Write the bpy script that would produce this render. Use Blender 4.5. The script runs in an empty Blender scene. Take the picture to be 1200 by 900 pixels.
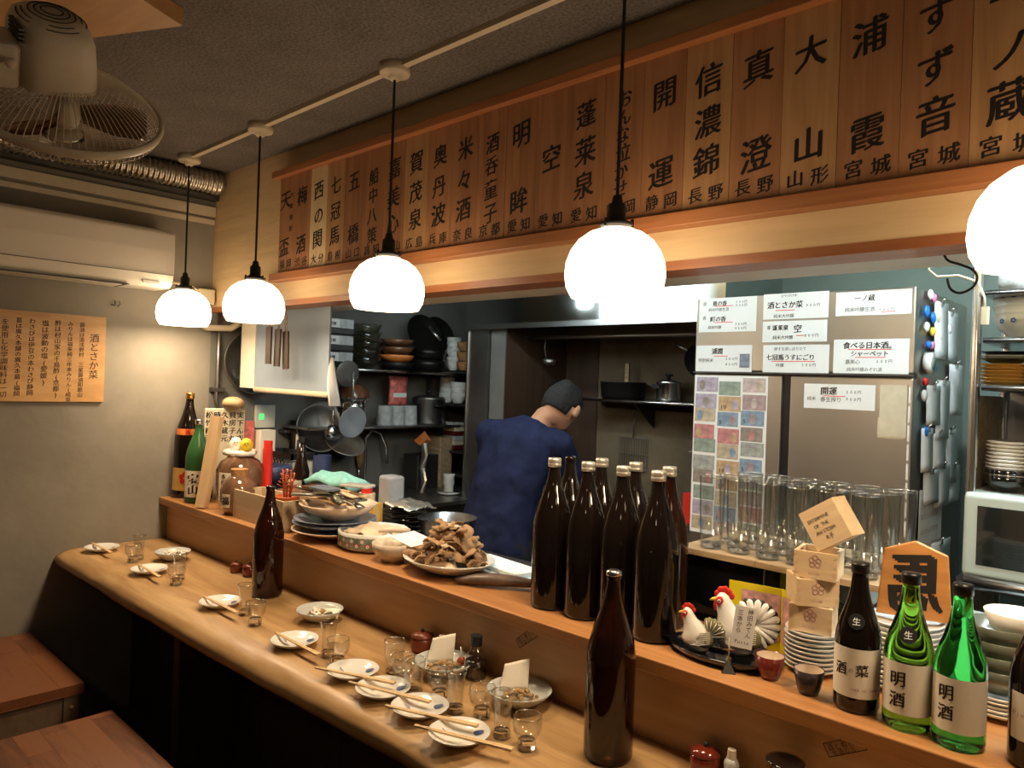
import bpy, math, random
from math import pi, sin, cos, radians, sqrt, atan2
from mathutils import Vector, Matrix, Euler
random.seed(7)
S = bpy.context.scene
COL = S.collection

# ------------------------------------------------------------------ camera
cam_d = bpy.data.cameras.new('camera'); cam = bpy.data.objects.new('camera', cam_d); COL.objects.link(cam)
YAW = radians(43.587); ROLL = math.atan(.036)
cam.location = (0, 0, 1.535)
cam.rotation_euler = (Matrix.Rotation(YAW, 4, 'Z') @ Matrix.Rotation(pi/2, 4, 'X') @ Matrix.Rotation(ROLL, 4, 'Z')).to_euler()
cam_d.sensor_width = 36; cam_d.lens = 36*870/1200; cam_d.clip_start = .02
S.camera = cam
# ------------------------------------------------------------------ world, lamps, exposure
w = bpy.data.worlds.new('world'); S.world = w; w.use_nodes = True
w.node_tree.nodes['Background'].inputs[0].default_value = (1, .8, .6, 1)
w.node_tree.nodes['Background'].inputs[1].default_value = .02
S.view_settings.view_transform = 'Standard'; S.view_settings.look = 'None'
S.view_settings.gamma = 1; S.view_settings.exposure = 0.0
PEND = 7.5        # pendant shade radiance
TUBE = 52.0        # kitchen tube radiance
ROOM = 9.0         # dining room ceiling lamp radiance
WARM = (1, .74, .47, 1)
COOL = (.82, .97, 1, 1)

# ------------------------------------------------------------------ materials
MAT = {}
def nodes(name):
    m = bpy.data.materials.new(name); m.use_nodes = True
    nt = m.node_tree; b = nt.nodes['Principled BSDF']; MAT[name] = m
    return m, nt, b
def c4(c): return (c[0], c[1], c[2], 1)
def plain(name, c, rough=.5, metal=0, var=.12, scale=12, spec=.5, bump=0, trans=0, coat=0, ior=1.45, sub=0):
    m, nt, b = nodes(name)
    b.inputs['Roughness'].default_value = rough; b.inputs['Metallic'].default_value = metal
    b.inputs['Specular IOR Level'].default_value = spec
    b.inputs['Transmission Weight'].default_value = trans; b.inputs['IOR'].default_value = ior
    b.inputs['Coat Weight'].default_value = coat; b.inputs['Coat Roughness'].default_value = .05
    if sub:
        b.inputs['Subsurface Weight'].default_value = sub; b.inputs['Subsurface Radius'].default_value = (.02, .01, .005)
    tc = nt.nodes.new('ShaderNodeTexCoord'); n = nt.nodes.new('ShaderNodeTexNoise'); n.inputs['Scale'].default_value = scale
    n.inputs['Detail'].default_value = 5
    nt.links.new(tc.outputs['Object'], n.inputs['Vector'])
    r = nt.nodes.new('ShaderNodeValToRGB')
    r.color_ramp.elements[0].position = .3; r.color_ramp.elements[1].position = .7
    r.color_ramp.elements[0].color = c4([max(0, x*(1-var)) for x in c]); r.color_ramp.elements[1].color = c4([min(1, x*(1+var)) for x in c])
    nt.links.new(n.outputs['Fac'], r.inputs[0]); nt.links.new(r.outputs[0], b.inputs['Base Color'])
    if bump:
        bp = nt.nodes.new('ShaderNodeBump'); bp.inputs['Strength'].default_value = bump; bp.inputs['Distance'].default_value = .01
        nt.links.new(n.outputs['Fac'], bp.inputs['Height']); nt.links.new(bp.outputs[0], b.inputs['Normal'])
    return m
def wood(name, c1, c2, rough=.45, grain=(1, 14, 14), scale=3, coat=0, bump=.05, rnd=.0):
    """long grain along local X by default (grain = coordinate scaling)"""
    m, nt, b = nodes(name)
    b.inputs['Roughness'].default_value = rough; b.inputs['Coat Weight'].default_value = coat; b.inputs['Coat Roughness'].default_value = .15
    tc = nt.nodes.new('ShaderNodeTexCoord'); mp = nt.nodes.new('ShaderNodeMapping'); mp.inputs['Scale'].default_value = grain
    nt.links.new(tc.outputs['Object'], mp.inputs['Vector'])
    n = nt.nodes.new('ShaderNodeTexNoise'); n.inputs['Scale'].default_value = scale; n.inputs['Detail'].default_value = 8; n.inputs['Distortion'].default_value = .6
    nt.links.new(mp.outputs[0], n.inputs['Vector'])
    n2 = nt.nodes.new('ShaderNodeTexNoise'); n2.inputs['Scale'].default_value = scale*6; n2.inputs['Detail'].default_value = 3
    nt.links.new(mp.outputs[0], n2.inputs['Vector'])
    ad = nt.nodes.new('ShaderNodeMath'); ad.operation = 'MULTIPLY_ADD'; ad.inputs[1].default_value = .25
    nt.links.new(n2.outputs['Fac'], ad.inputs[0]); nt.links.new(n.outputs['Fac'], ad.inputs[2])
    src = ad.outputs[0]
    if rnd:
        oi = nt.nodes.new('ShaderNodeObjectInfo'); a2 = nt.nodes.new('ShaderNodeMath'); a2.operation = 'MULTIPLY_ADD'; a2.inputs[1].default_value = rnd
        nt.links.new(oi.outputs['Random'], a2.inputs[0]); nt.links.new(ad.outputs[0], a2.inputs[2]); src = a2.outputs[0]
    r = nt.nodes.new('ShaderNodeValToRGB'); r.color_ramp.elements[0].position = .42; r.color_ramp.elements[1].position = .82
    r.color_ramp.elements[0].color = c4(c1); r.color_ramp.elements[1].color = c4(c2)
    nt.links.new(src, r.inputs[0]); nt.links.new(r.outputs[0], b.inputs['Base Color'])
    bp = nt.nodes.new('ShaderNodeBump'); bp.inputs['Strength'].default_value = bump; bp.inputs['Distance'].default_value = .004
    nt.links.new(ad.outputs[0], bp.inputs['Height']); nt.links.new(bp.outputs[0], b.inputs['Normal'])
    return m
def emit(name, c, s):
    m = bpy.data.materials.new(name); m.use_nodes = True; nt = m.node_tree; nt.nodes.clear()
    e = nt.nodes.new('ShaderNodeEmission'); o = nt.nodes.new('ShaderNodeOutputMaterial'); e.inputs[0].default_value = c; e.inputs[1].default_value = s
    nt.links.new(e.outputs[0], o.inputs[0]); MAT[name] = m; return m
def thin_glass(name, tint=(.97, .98, .97), edge=.35, base=.09):
    m = bpy.data.materials.new(name); m.use_nodes = True; nt = m.node_tree; nt.nodes.clear()
    o = nt.nodes.new('ShaderNodeOutputMaterial'); t = nt.nodes.new('ShaderNodeBsdfTransparent'); g = nt.nodes.new('ShaderNodeBsdfGlossy')
    g.inputs['Roughness'].default_value = .03
    lw = nt.nodes.new('ShaderNodeLayerWeight'); lw.inputs['Blend'].default_value = edge
    l2 = nt.nodes.new('ShaderNodeLayerWeight'); l2.inputs['Blend'].default_value = .5
    pw = nt.nodes.new('ShaderNodeMath'); pw.operation = 'POWER'; pw.inputs[1].default_value = 4.0; nt.links.new(l2.outputs['Facing'], pw.inputs[0])
    fr = nt.nodes.new('ShaderNodeMath'); fr.operation = 'MULTIPLY_ADD'; fr.inputs[1].default_value = .8; fr.inputs[2].default_value = base; nt.links.new(pw.outputs[0], fr.inputs[0])
    r = nt.nodes.new('ShaderNodeValToRGB'); r.color_ramp.elements[0].color = c4(tint); r.color_ramp.elements[1].color = c4([x*.72 for x in tint]); r.color_ramp.elements[0].position = .45
    nt.links.new(lw.outputs['Facing'], r.inputs[0]); nt.links.new(r.outputs[0], t.inputs[0])
    mx = nt.nodes.new('ShaderNodeMixShader'); nt.links.new(fr.outputs[0], mx.inputs[0]); nt.links.new(t.outputs[0], mx.inputs[1]); nt.links.new(g.outputs[0], mx.inputs[2])
    nt.links.new(mx.outputs[0], o.inputs[0]); MAT[name] = m; return m

# plaster wall: grey beige with stains and trowel marks
def plaster(name, c1, c2, scale=1.6, bump=.16):
    m, nt, b = nodes(name); b.inputs['Roughness'].default_value = .9
    tc = nt.nodes.new('ShaderNodeTexCoord')
    n = nt.nodes.new('ShaderNodeTexNoise'); n.inputs['Scale'].default_value = scale; n.inputs['Detail'].default_value = 9; n.inputs['Roughness'].default_value = .62
    n3 = nt.nodes.new('ShaderNodeTexNoise'); n3.inputs['Scale'].default_value = 9; n3.inputs['Detail'].default_value = 8; n3.inputs['Distortion'].default_value = .4
    for q in (n, n3): nt.links.new(tc.outputs['Object'], q.inputs['Vector'])
    r = nt.nodes.new('ShaderNodeValToRGB'); r.color_ramp.elements[0].position = .35; r.color_ramp.elements[1].position = .68
    r.color_ramp.elements[0].color = c4(c1); r.color_ramp.elements[1].color = c4(c2)
    nt.links.new(n.outputs['Fac'], r.inputs[0]); nt.links.new(r.outputs[0], b.inputs['Base Color'])
    bp = nt.nodes.new('ShaderNodeBump'); bp.inputs['Strength'].default_value = bump; bp.inputs['Distance'].default_value = .02
    nt.links.new(n3.outputs['Fac'], bp.inputs['Height']); nt.links.new(bp.outputs[0], b.inputs['Normal']); return m
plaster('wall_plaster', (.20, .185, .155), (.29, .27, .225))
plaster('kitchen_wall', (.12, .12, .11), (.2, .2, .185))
plaster('green_wall', (.11, .155, .14), (.16, .21, .19))
plaster('alcove_wall', (.10, .075, .045), (.2, .155, .10), 2.2, .2)
def ceiling_mat():
    m, nt, b = nodes('ceiling_board'); b.inputs['Roughness'].default_value = .95
    tc = nt.nodes.new('ShaderNodeTexCoord')
    v = nt.nodes.new('ShaderNodeTexNoise'); v.inputs['Scale'].default_value = 110; v.inputs['Detail'].default_value = 4; v.inputs['Roughness'].default_value = .7
    v2 = nt.nodes.new('ShaderNodeTexNoise'); v2.inputs['Scale'].default_value = 6; v2.inputs['Detail'].default_value = 4
    for q in (v, v2): nt.links.new(tc.outputs['Object'], q.inputs['Vector'])
    r = nt.nodes.new('ShaderNodeValToRGB'); r.color_ramp.elements[0].position = .35; r.color_ramp.elements[1].position = .65
    r.color_ramp.elements[0].color = (.085, .075, .066, 1); r.color_ramp.elements[1].color = (.21, .19, .17, 1)
    ad = nt.nodes.new('ShaderNodeMath'); ad.operation = 'MULTIPLY_ADD'; ad.inputs[1].default_value = .25
    sb = nt.nodes.new('ShaderNodeMath'); sb.operation = 'SUBTRACT'; sb.inputs[1].default_value = .125
    nt.links.new(v2.outputs['Fac'], ad.inputs[0]); nt.links.new(v.outputs['Fac'], ad.inputs[2]); nt.links.new(ad.outputs[0], sb.inputs[0])
    nt.links.new(sb.outputs[0], r.inputs[0]); nt.links.new(r.outputs[0], b.inputs['Base Color'])
    bp = nt.nodes.new('ShaderNodeBump'); bp.inputs['Strength'].default_value = .6; bp.inputs['Distance'].default_value = .006
    nt.links.new(v.outputs['Fac'], bp.inputs['Height']); nt.links.new(bp.outputs[0], b.inputs['Normal'])
ceiling_mat()
wood('counter_wood', (.36, .20, .08), (.60, .39, .18), .42, (1, 8, 8), 2.2, .06, .12)
wood('ledge_wood', (.36, .16, .055), (.5, .25, .095), .38, (1, 18, 18), 2, .2)
wood('riser_wood', (.44, .26, .13), (.54, .34, .19), .5, (.7, 10, 10), 2, .05, .02)
wood('light_sign_wood', (.34, .17, .07), (.48, .27, .12), .5, (22, 22, 1.2), 1.6, .05, .03, .1)
wood('sign_wood', (.25, .105, .045), (.40, .19, .085), .5, (22, 22, 1.2), 1.6, .05, .03, .16)
wood('pale_sign_wood', (.62, .46, .25), (.72, .55, .33), .5, (22, 22, 1.2), 1.6, .05)
wood('rail_wood', (.30, .105, .035), (.42, .17, .06), .45, (1, 20, 20), 2, .1)
wood('header_wood', (.62, .44, .23), (.74, .55, .31), .5, (1, 14, 14), 2, .05, .02)
wood('bench_wood', (.06, .02, .009), (.21, .078, .032), .36, (1, 12, 12), 2.5, .15, .03, .42)
wood('bench_box', (.16, .10, .06), (.23, .15, .09), .6, (1, 12, 12), 2)
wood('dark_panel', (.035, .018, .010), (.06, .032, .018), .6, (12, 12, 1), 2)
wood('floor_wood', (.04, .02, .012), (.08, .04, .022), .55, (1, 10, 10), 2)
wood('pale_wood', (.62, .42, .22), (.74, .54, .32), .5, (18, 18, 1.5), 2)
wood('masu_wood', (.66, .47, .27), (.78, .60, .38), .5, (1.5, 18, 18), 3)
wood('plaque_wood', (.42, .18, .05), (.58, .27, .085), .35, (2, 14, 14), 2.4, .3)
wood('wall_sign_wood', (.45, .24, .08), (.6, .36, .14), .45, (12, 3, 14), 1.2, .1)
wood('shelf_wood', (.28, .19, .10), (.5, .37, .22), .55, (2, 18, 18), 3, 0, .2)
wood('panel_wood', (.42, .22, .08), (.52, .3, .12), .5, (2, 12, 12), 1.6)
wood('box_wood', (.5, .39, .25), (.62, .5, .34), .6, (2, 16, 16), 2)
plain('white_plastic', (.72, .68, .58), .4, var=.04)
plain('fan_plastic', (.62, .55, .42), .38, var=.05)
plain('ac_plastic', (.78, .74, .64), .35, var=.03, scale=3)
plain('basin_band', (.22, .26, .20), .4, var=.5, scale=30)
plain('cream_rail', (.66, .58, .42), .5, var=.05)
plain('black_metal', (.012, .011, .010), .35, .3)
plain('black_plastic', (.012, .012, .013), .4)
plain('black_lacquer', (.006, .006, .007), .08, coat=1)
plain('dark_grey', (.05, .05, .05), .5)
plain('foil_duct', (.62, .58, .5), .28, 1, .2, 40, bump=.3)
plain('steel', (.6, .6, .59), .22, 1, .06, 5)
plain('brushed_steel', (.50, .47, .43), .36, 1, .08, 4)
plain('hood_steel', (.66, .68, .68), .09, 1, .05, 3)
plain('dull_steel', (.32, .31, .30), .4, 1, .15, 6)
plain('dark_steel', (.10, .095, .09), .45, .8, .2, 6)
plain('aluminium', (.6, .57, .5), .35, .9, .1, 8)
plain('gold_foil', (.72, .43, .12), .28, 1, .1, 30)
plain('cap_metal', (.80, .76, .66), .34, .8, .06, 30)
plain('brown_glass', (.032, .009, .004), .05, 0, .05, 4, .6, 0, .55, 0, 1.5)
plain('black_glass', (.008, .005, .004), .05, 0, .05, 4, .6)
plain('green_glass', (.06, .50, .09), .03, 0, .05, 4, .5, 0, 1.0, 0, 1.36)
plain('olive_glass', (.18, .48, .05), .03, 0, .05, 4, .5, 0, 1.0, 0, 1.36)
plain('matte_green_glass', (.03, .11, .035), .3, 0, .1, 8)
thin_glass('clear_glass', (.98, .985, .98), .3); thin_glass('thick_glass', (.95, .96, .95), .4); thin_glass('rim_glass', (.97, .98, .97), .3, .45); plain('solid_glass', (.97, .98, .97), .0, var=0, trans=1, ior=1.5); thin_glass('smoky_glass', (.86, .85, .80), .3); thin_glass('smoke_blade', (.42, .33, .25), .3)
plain('label_paper', (.78, .74, .62), .7, var=.04)
plain('white_paper', (.82, .84, .84), .7, var=.03)
plain('old_paper', (.62, .56, .42), .7, var=.08, scale=30)
plain('gold_label', (.66, .42, .12), .5, var=.15)
plain('ink', (.012, .008, .006), .6, var=.0)
plain('blue_ink', (.05, .09, .25), .5, var=0)
plain('brown_ink', (.05, .022, .01), .6, var=0)
plain('red_ink', (.75, .06, .07), .6, var=0)
plain('faint_ink', (.4, .2, .22), .6, var=0)
plain('porcelain', (.80, .80, .76), .15, var=.02, coat=.4)
plain('grey_porcelain', (.52, .55, .53), .2, var=.05, coat=.3)
plain('cream_ceramic', (.70, .56, .42), .3, var=.08)
plain('speckled_ceramic', (.62, .55, .45), .3, var=.2, scale=50)
plain('celadon', (.12, .135, .10), .25, var=.5, scale=14, coat=.4)
plain('blue_ceramic', (.16, .20, .27), .3, var=.35, scale=60)
plain('brown_ceramic', (.16, .07, .035), .2, var=.3, scale=10, coat=.5)
plain('jar_glaze', (.17, .09, .05), .12, var=.6, scale=9, coat=.8)
plain('red_lacquer', (.15, .02, .01), .15, coat=.6, var=.1)
plain('pot_red2', (.45, .07, .05), .3, var=.2)
plain('pot_red', (.16, .035, .014), .35, var=.25)
plain('terracotta', (.42, .085, .025), .4, var=.15)
plain('dark_cup', (.03, .02, .018), .3, coat=.3)
plain('cork', (.42, .22, .09), .9, var=.3, scale=60, bump=.3)
plain('mushroom', (.36, .225, .12), .75, var=.32, scale=22, bump=.2)
plain('mushroom_pale', (.62, .50, .36), .75, var=.2, scale=22)
plain('fish_skin', (.14, .10, .085), .4, var=.4, scale=18, bump=.2)
plain('foam_white', (.78, .86, .86), .6, var=.03)
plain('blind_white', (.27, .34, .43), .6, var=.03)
plain('napkin', (.85, .80, .70), .85, var=.04, scale=20, bump=.2)
plain('food', (.32, .21, .09), .6, var=.5, scale=60, bump=.6)
plain('chopstick_wood', (.74, .55, .31), .6, var=.08)
plain('navy_cloth', (.016, .021, .056), .95, var=.25, scale=16, bump=.5, spec=.1)
plain('dark_cloth', (.012, .012, .02), .95, var=.2)
plain('skin', (.50, .27, .17), .5, var=.06, sub=.1)
plain('hair', (.010, .009, .010), .8, var=.4, scale=60, bump=.6)
plain('cyan_towel', (.24, .56, .54), .95, var=.12, scale=40, bump=.5)
plain('rock', (.38, .26, .15), .8, var=.4, scale=18, bump=.6)
plain('yellow_card', (.75, .60, .01), .5, var=.03)
plain('pink_print', (.62, .33, .30), .6, var=.4, scale=60)
plain('red', (.65, .03, .02), .4); plain('blue', (.02, .18, .6), .3); plain('yellow', (.8, .6, .05), .35); plain('pink', (.75, .22, .4), .35); plain('green', (.05, .4, .15), .35); plain('orange', (.75, .24, .06), .45)
plain('white_gloss', (.85, .84, .80), .2, var=.02, coat=.5)
plain('feather_dark', (.018, .016, .012), .4, var=.5, scale=50)
plain('feather_olive', (.21, .19, .10), .4, var=.3, scale=30)
plain('microwave_white', (.42, .48, .44), .35, var=.03)
plain('oven_glass', (.012, .014, .014), .06, coat=.3)
plain('wire', (.6, .52, .4), .4)
plain('soy', (.012, .006, .004), .15)
plain('amber', (.32, .07, .02), .1, coat=.5)
plain('lacquer_red_dark', (.14, .02, .012), .2, coat=.4)
plain('tile_blue', (.05, .07, .16), .4)
plain('plastic_bag', (.68, .72, .74), .18, var=.2, scale=40, bump=.5, trans=.3)
plain('clear_plastic', (.55, .6, .66), .25, trans=.4)
plain('outlet_white', (.5, .52, .46), .5)
plain('red_packet', (.62, .16, .13), .5, var=.6, scale=26)
emit('lamp_glow', WARM, PEND); emit('bulb_glow', WARM, 84.0); emit('panel_glow', COOL, 9.0); emit('tube_glow', COOL, TUBE); emit('tube_glow_bright', COOL, TUBE*4.2); emit('room_glow', WARM, ROOM); emit('led_green', (.1, 1, .2, 1), 1.5)
for i, c in enumerate([(.42, .34, .5), (.42, .25, .26), (.25, .36, .28), (.55, .42, .25), (.62, .16, .17), (.16, .3, .5), (.3, .24, .19), (.36, .38, .36), (.6, .35, .12), (.58, .42, .42)]):
    g_ = sum(c)/3; c = tuple((.62*v+.38*g_)*.92 for v in c)
    plain('banknote_%d' % i, c, .7, var=.3, scale=45)

# ------------------------------------------------------------------ mesh builder
class M:
    def __init__(s): s.v = []; s.f = []; s.sm = []
    def add(s, vs, fs, smooth=False):
        k = len(s.v); s.v += [tuple(v) for v in vs]
        for f in fs: s.f.append(tuple(i+k for i in f)); s.sm.append(smooth)
        return s
    def box(s, x0, x1, y0, y1, z0, z1):
        return s.add([(x0,y0,z0),(x1,y0,z0),(x1,y1,z0),(x0,y1,z0),(x0,y0,z1),(x1,y0,z1),(x1,y1,z1),(x0,y1,z1)],
                     [(0,3,2,1),(4,5,6,7),(0,1,5,4),(1,2,6,5),(2,3,7,6),(3,0,4,7)])
    def prism(s, pts, z0, z1, smooth=False):
        n = len(pts)
        return s.add([(x,y,z0) for x,y in pts]+[(x,y,z1) for x,y in pts], [tuple(range(n))[::-1], tuple(range(n,2*n))]+[(i,(i+1)%n,n+(i+1)%n,n+i) for i in range(n)], smooth)
    def rbox(s, x0, x1, y0, y1, z0, z1, r=.01, n=4):
        """box with rounded vertical edges"""
        pts = []
        for cx, cy, a0 in ((x1-r,y0+r,-90),(x1-r,y1-r,0),(x0+r,y1-r,90),(x0+r,y0+r,180)):
            for k in range(n+1):
                a = radians(a0+90*k/n); pts.append((cx+r*cos(a), cy+r*sin(a)))
        return s.prism(pts, z0, z1)
    def lathe(s, prof, n=28, smooth=True, ox=0, oy=0, oz=0):
        """prof: (r,z) list from bottom up the outside; r==0 closes"""
        vs = []; idx = []
        for r, z in prof:
            if r < 1e-6: idx.append([len(vs)]); vs.append((ox, oy, oz+z))
            else:
                idx.append(list(range(len(vs), len(vs)+n))); vs += [(ox+r*cos(2*pi*k/n), oy+r*sin(2*pi*k/n), oz+z) for k in range(n)]
        fs = []
        for a, b in zip(idx, idx[1:]):
            if len(a) == 1 and len(b) == 1: continue
            for k in range(n):
                k2 = (k+1) % n
                if len(a) == 1: fs.append((a[0], b[k2], b[k]))
                elif len(b) == 1: fs.append((a[k], a[k2], b[0]))
                else: fs.append((a[k], a[k2], b[k2], b[k]))
        return s.add(vs, fs, smooth)
    def cyl(s, x, y, z0, z1, r, n=20, r2=None):
        r2 = r if r2 is None else r2
        return s.lathe([(0,z0),(r,z0),(r,z0),(r2,z1),(r2,z1),(0,z1)], n, True, x, y) if False else s._cyl(x,y,z0,z1,r,r2,n)
    def _cyl(s, x, y, z0, z1, r, r2, n):
        a = [(x+r*cos(2*pi*k/n), y+r*sin(2*pi*k/n), z0) for k in range(n)]; b = [(x+r2*cos(2*pi*k/n), y+r2*sin(2*pi*k/n), z1) for k in range(n)]
        s.add(a+b, [(i,(i+1)%n,n+(i+1)%n,n+i) for i in range(n)], True)
        s.add(a, [tuple(range(n))[::-1]]); s.add(b, [tuple(range(n))]); return s
    def loft(s, pts, rad, n=12, closed_ends=True, flat=(1, 1)):
        """tube through pts with per-point radii (r or (rx,ry)), round caps by shrinking"""
        P = [Vector(p) for p in pts]; rings = []; prev = None
        for i, p in enumerate(P):
            t = (P[min(i+1, len(P)-1)]-P[max(i-1, 0)])
            if t.length < 1e-9: t = Vector((0,0,1))
            t.normalize()
            if prev is None:
                u = Vector((1,0,0)) if abs(t.x) < .8 else Vector((0,1,0))
            else: u = prev
            u = (u - t*u.dot(t)).normalized(); v = t.cross(u); prev = u
            r = rad[i] if isinstance(rad, (list, tuple)) else rad
            rx, ry = r if isinstance(r, (list, tuple)) else (r, r)
            rings.append([p+u*(rx*cos(2*pi*k/n)*flat[0])+v*(ry*sin(2*pi*k/n)*flat[1]) for k in range(n)])
        vs = [q for R in rings for q in R]; fs = []
        for i in range(len(rings)-1):
            for k in range(n): fs.append((i*n+k, i*n+(k+1)%n, (i+1)*n+(k+1)%n, (i+1)*n+k))
        if closed_ends: fs += [tuple(range(n))[::-1], tuple(range((len(rings)-1)*n, len(rings)*n))]
        return s.add(vs, fs, True)
    def ball(s, c, r, n=12, m=8, rot=None):
        rx, ry, rz = r if isinstance(r, (tuple, list)) else (r, r, r); k = len(s.v)
        t = M(); t.lathe([(sin(pi*i/m), -cos(pi*i/m)) if 0 < i < m else (0, -cos(pi*i/m)) for i in range(m+1)], n)
        vs = [Vector((x*rx, y*ry, z*rz)) for x, y, z in t.v]
        if rot is not None: vs = [rot @ v for v in vs]
        return s.add([v+Vector(c) for v in vs], t.f, True)
    def xf(s, mat):
        s.v = [tuple(mat @ Vector(v)) for v in s.v]; return s
    def move(s, x, y, z): s.v = [(a+x, b+y, c+z) for a, b, c in s.v]; return s
    def join(s, o): return s.add(o.v, o.f) if not o.sm else s._join(o)
    def _join(s, o):
        k = len(s.v); s.v += o.v; s.f += [tuple(i+k for i in f) for f in o.f]; s.sm += o.sm; return s
    def build(s, name, mat, parent=None, **kw):
        me = bpy.data.meshes.new(name); me.from_pydata(s.v, [], s.f)
        me.polygons.foreach_set('use_smooth', s.sm); me.update()
        me.materials.append(MAT[mat] if isinstance(mat, str) else mat)
        o = bpy.data.objects.new(name, me); COL.objects.link(o); o.parent = parent
        for k, v in kw.items(): o[k] = v
        return o
def bevel(o, w=.004, seg=2):
    b = o.modifiers.new('bevel', 'BEVEL'); b.width = w; b.segments = seg; b.limit_method = 'ANGLE'; return o
def thing(name, label, cat, loc=(0,0,0), rz=0, group=None):
    o = bpy.data.objects.new(name, None); COL.objects.link(o); o.empty_display_size = .05
    o.location = loc; o.rotation_euler = (0, 0, rz); o['label'] = label; o['category'] = cat
    if group: o['group'] = group
    return o
def tag(o, label, cat, group=None):
    o['label'] = label; o['category'] = cat
    if group: o['group'] = group
    return o
def struct(name, mb, mat):
    o = mb.build(name, mat); o['kind'] = 'structure'; return o
def dup(root, loc=None, rz=None, label=None, group=None):
    r = root.copy(); COL.objects.link(r)
    if loc is not None: r.location = loc
    if rz is not None: r.rotation_euler = (0, 0, rz)
    if label: r['label'] = label
    if group: r['group'] = group
    for ch in list(root.children):
        c = ch.copy(); COL.objects.link(c); c.parent = r
        for g in list(ch.children):
            d = g.copy(); COL.objects.link(d); d.parent = c
    return r

# ------------------------------------------------------------------ lettering
_gc = {}
def glyph(ch, bold=.012):
    key = (ch, bold)
    if key not in _gc:
        cu = bpy.data.curves.new('glyph', 'FONT'); cu.body = ch; cu.size = 1;  cu.resolution_u = 2
        cu.align_x = 'CENTER'; cu.align_y = 'CENTER'
        o = bpy.data.objects.new('glyph', cu); COL.objects.link(o)
        me = bpy.data.meshes.new_from_object(o.evaluated_get(bpy.context.evaluated_depsgraph_get()))
        _gc[key] = ([tuple(v.co) for v in me.vertices], [tuple(p.vertices) for p in me.polygons])
        bpy.data.objects.remove(o); bpy.data.curves.remove(cu); bpy.data.meshes.remove(me)
    return _gc[key]
def letters(items, slant=.13, bold=.012):
    """items: (char,x,y,size[,xscale]) -> flat M in the XY plane, facing +Z"""
    m = M()
    for it in items:
        ch, x, y, s = it[:4]; xs = it[4] if len(it) > 4 else 1
        if ch == ' ': continue
        vs, fs = glyph(ch, 0)
        for q, (ox, oy) in enumerate(((0, 0), (bold, bold*.5), (-bold, -bold*.5))[:3 if bold > .005 and s > .018 else 1]):
            m.add([(x+(vx+ox)*s*xs, y+(vy-.07+oy)*s+slant*vx*s, q*.00004) for vx, vy, _ in vs], fs)
    return m
def line(txt, x, y, s, adv=1.0, **k):
    """horizontal line of text starting at x"""
    return [(c, x+i*s*adv, y, s) for i, c in enumerate(txt)]
def column(txt, x, y, s, adv=1.05):
    return [(c, x, y-i*s*adv, s) for i, c in enumerate(txt)]
# planes: front(-Y facing) maps (x,y)->(x,.,z);  right(+X facing) maps (x,y)->(., x=>y, z)
def to_front(m, y=0): m.v = [(a, y-c, b) for a, b, c in m.v]; return m
def to_right(m, x=0): m.v = [(x+c, a, b) for a, b, c in m.v]; return m
def to_cyl(m, r, a0, dr=0.0006):
    """wrap flat (x,y) on a cylinder, centred at angle a0, y->z"""
    m.v = [((r+dr)*cos(a0+a/r), (r+dr)*sin(a0+a/r), b) for a, b, c in m.v]; return m

# ================================================================== STRUCTURE
XL, XR, YB, YK, ZC = -3.60, 1.6, -1.8, 3.35, 2.5
struct('floor', M().box(XL-.1, XR+.1, YB-.1, YK+.1, -.1, 0), 'floor_wood')
struct('ceiling', M().box(XL-.1, XR+.1, YB-.1, YK+.1, ZC, ZC+.1), 'ceiling_board')
struct('wall_left', M().box(XL-.15, XL, YB-.1, 1.62, 0, ZC), 'wall_plaster')
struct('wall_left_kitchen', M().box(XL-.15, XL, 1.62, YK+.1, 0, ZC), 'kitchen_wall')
struct('wall_back', M().box(XL-.1, -1.55, YK, YK+.1, 0, ZC), 'alcove_wall')
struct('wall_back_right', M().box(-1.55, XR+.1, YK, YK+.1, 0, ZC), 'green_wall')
struct('wall_right', M().box(XR, XR+.1, YB, YK, 0, ZC), 'wall_plaster')
struct('wall_front', M().box(XL, XR, YB-.1, YB, 0, ZC), 'wall_plaster')
# header over the counter
hd = struct('trim_1', M().box(XL, XR, 1.62, 1.72, 1.855, ZC), 'header_wood')
struct('trim_2', M().box(XL, XR, 1.612, 1.72, 1.833, 1.8555), 'rail_wood')
struct('trim_3', M().box(XL, XR, 1.72, 1.91, 1.84, 1.9), 'white_plastic')
# chase wall: pillar and alcove side
struct('wall_pillar', M().box(-2.87, -2.76, 2.84, YK, 0, ZC), 'kitchen_wall')
struct('hood_shade_panel', M().box(-2.76, -2.75, 2.84, YK, 0, 1.83).box(-2.75, -2.52, YK-.008, YK, 0, 1.83), 'dark_panel')  # added dark sheets: the shade under the hood, put into the colour
struct('trim_4', M().box(XL, XL+.012, .2, 1.615, 2.262, 2.285).box(XL, XL+.02, .2, 1.615, 2.30, 2.345), 'cream_rail')
struct('trim_5', M().box(XL, XL+.05, .1, 1.615, 2.375, 2.395), 'dark_steel')

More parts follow.
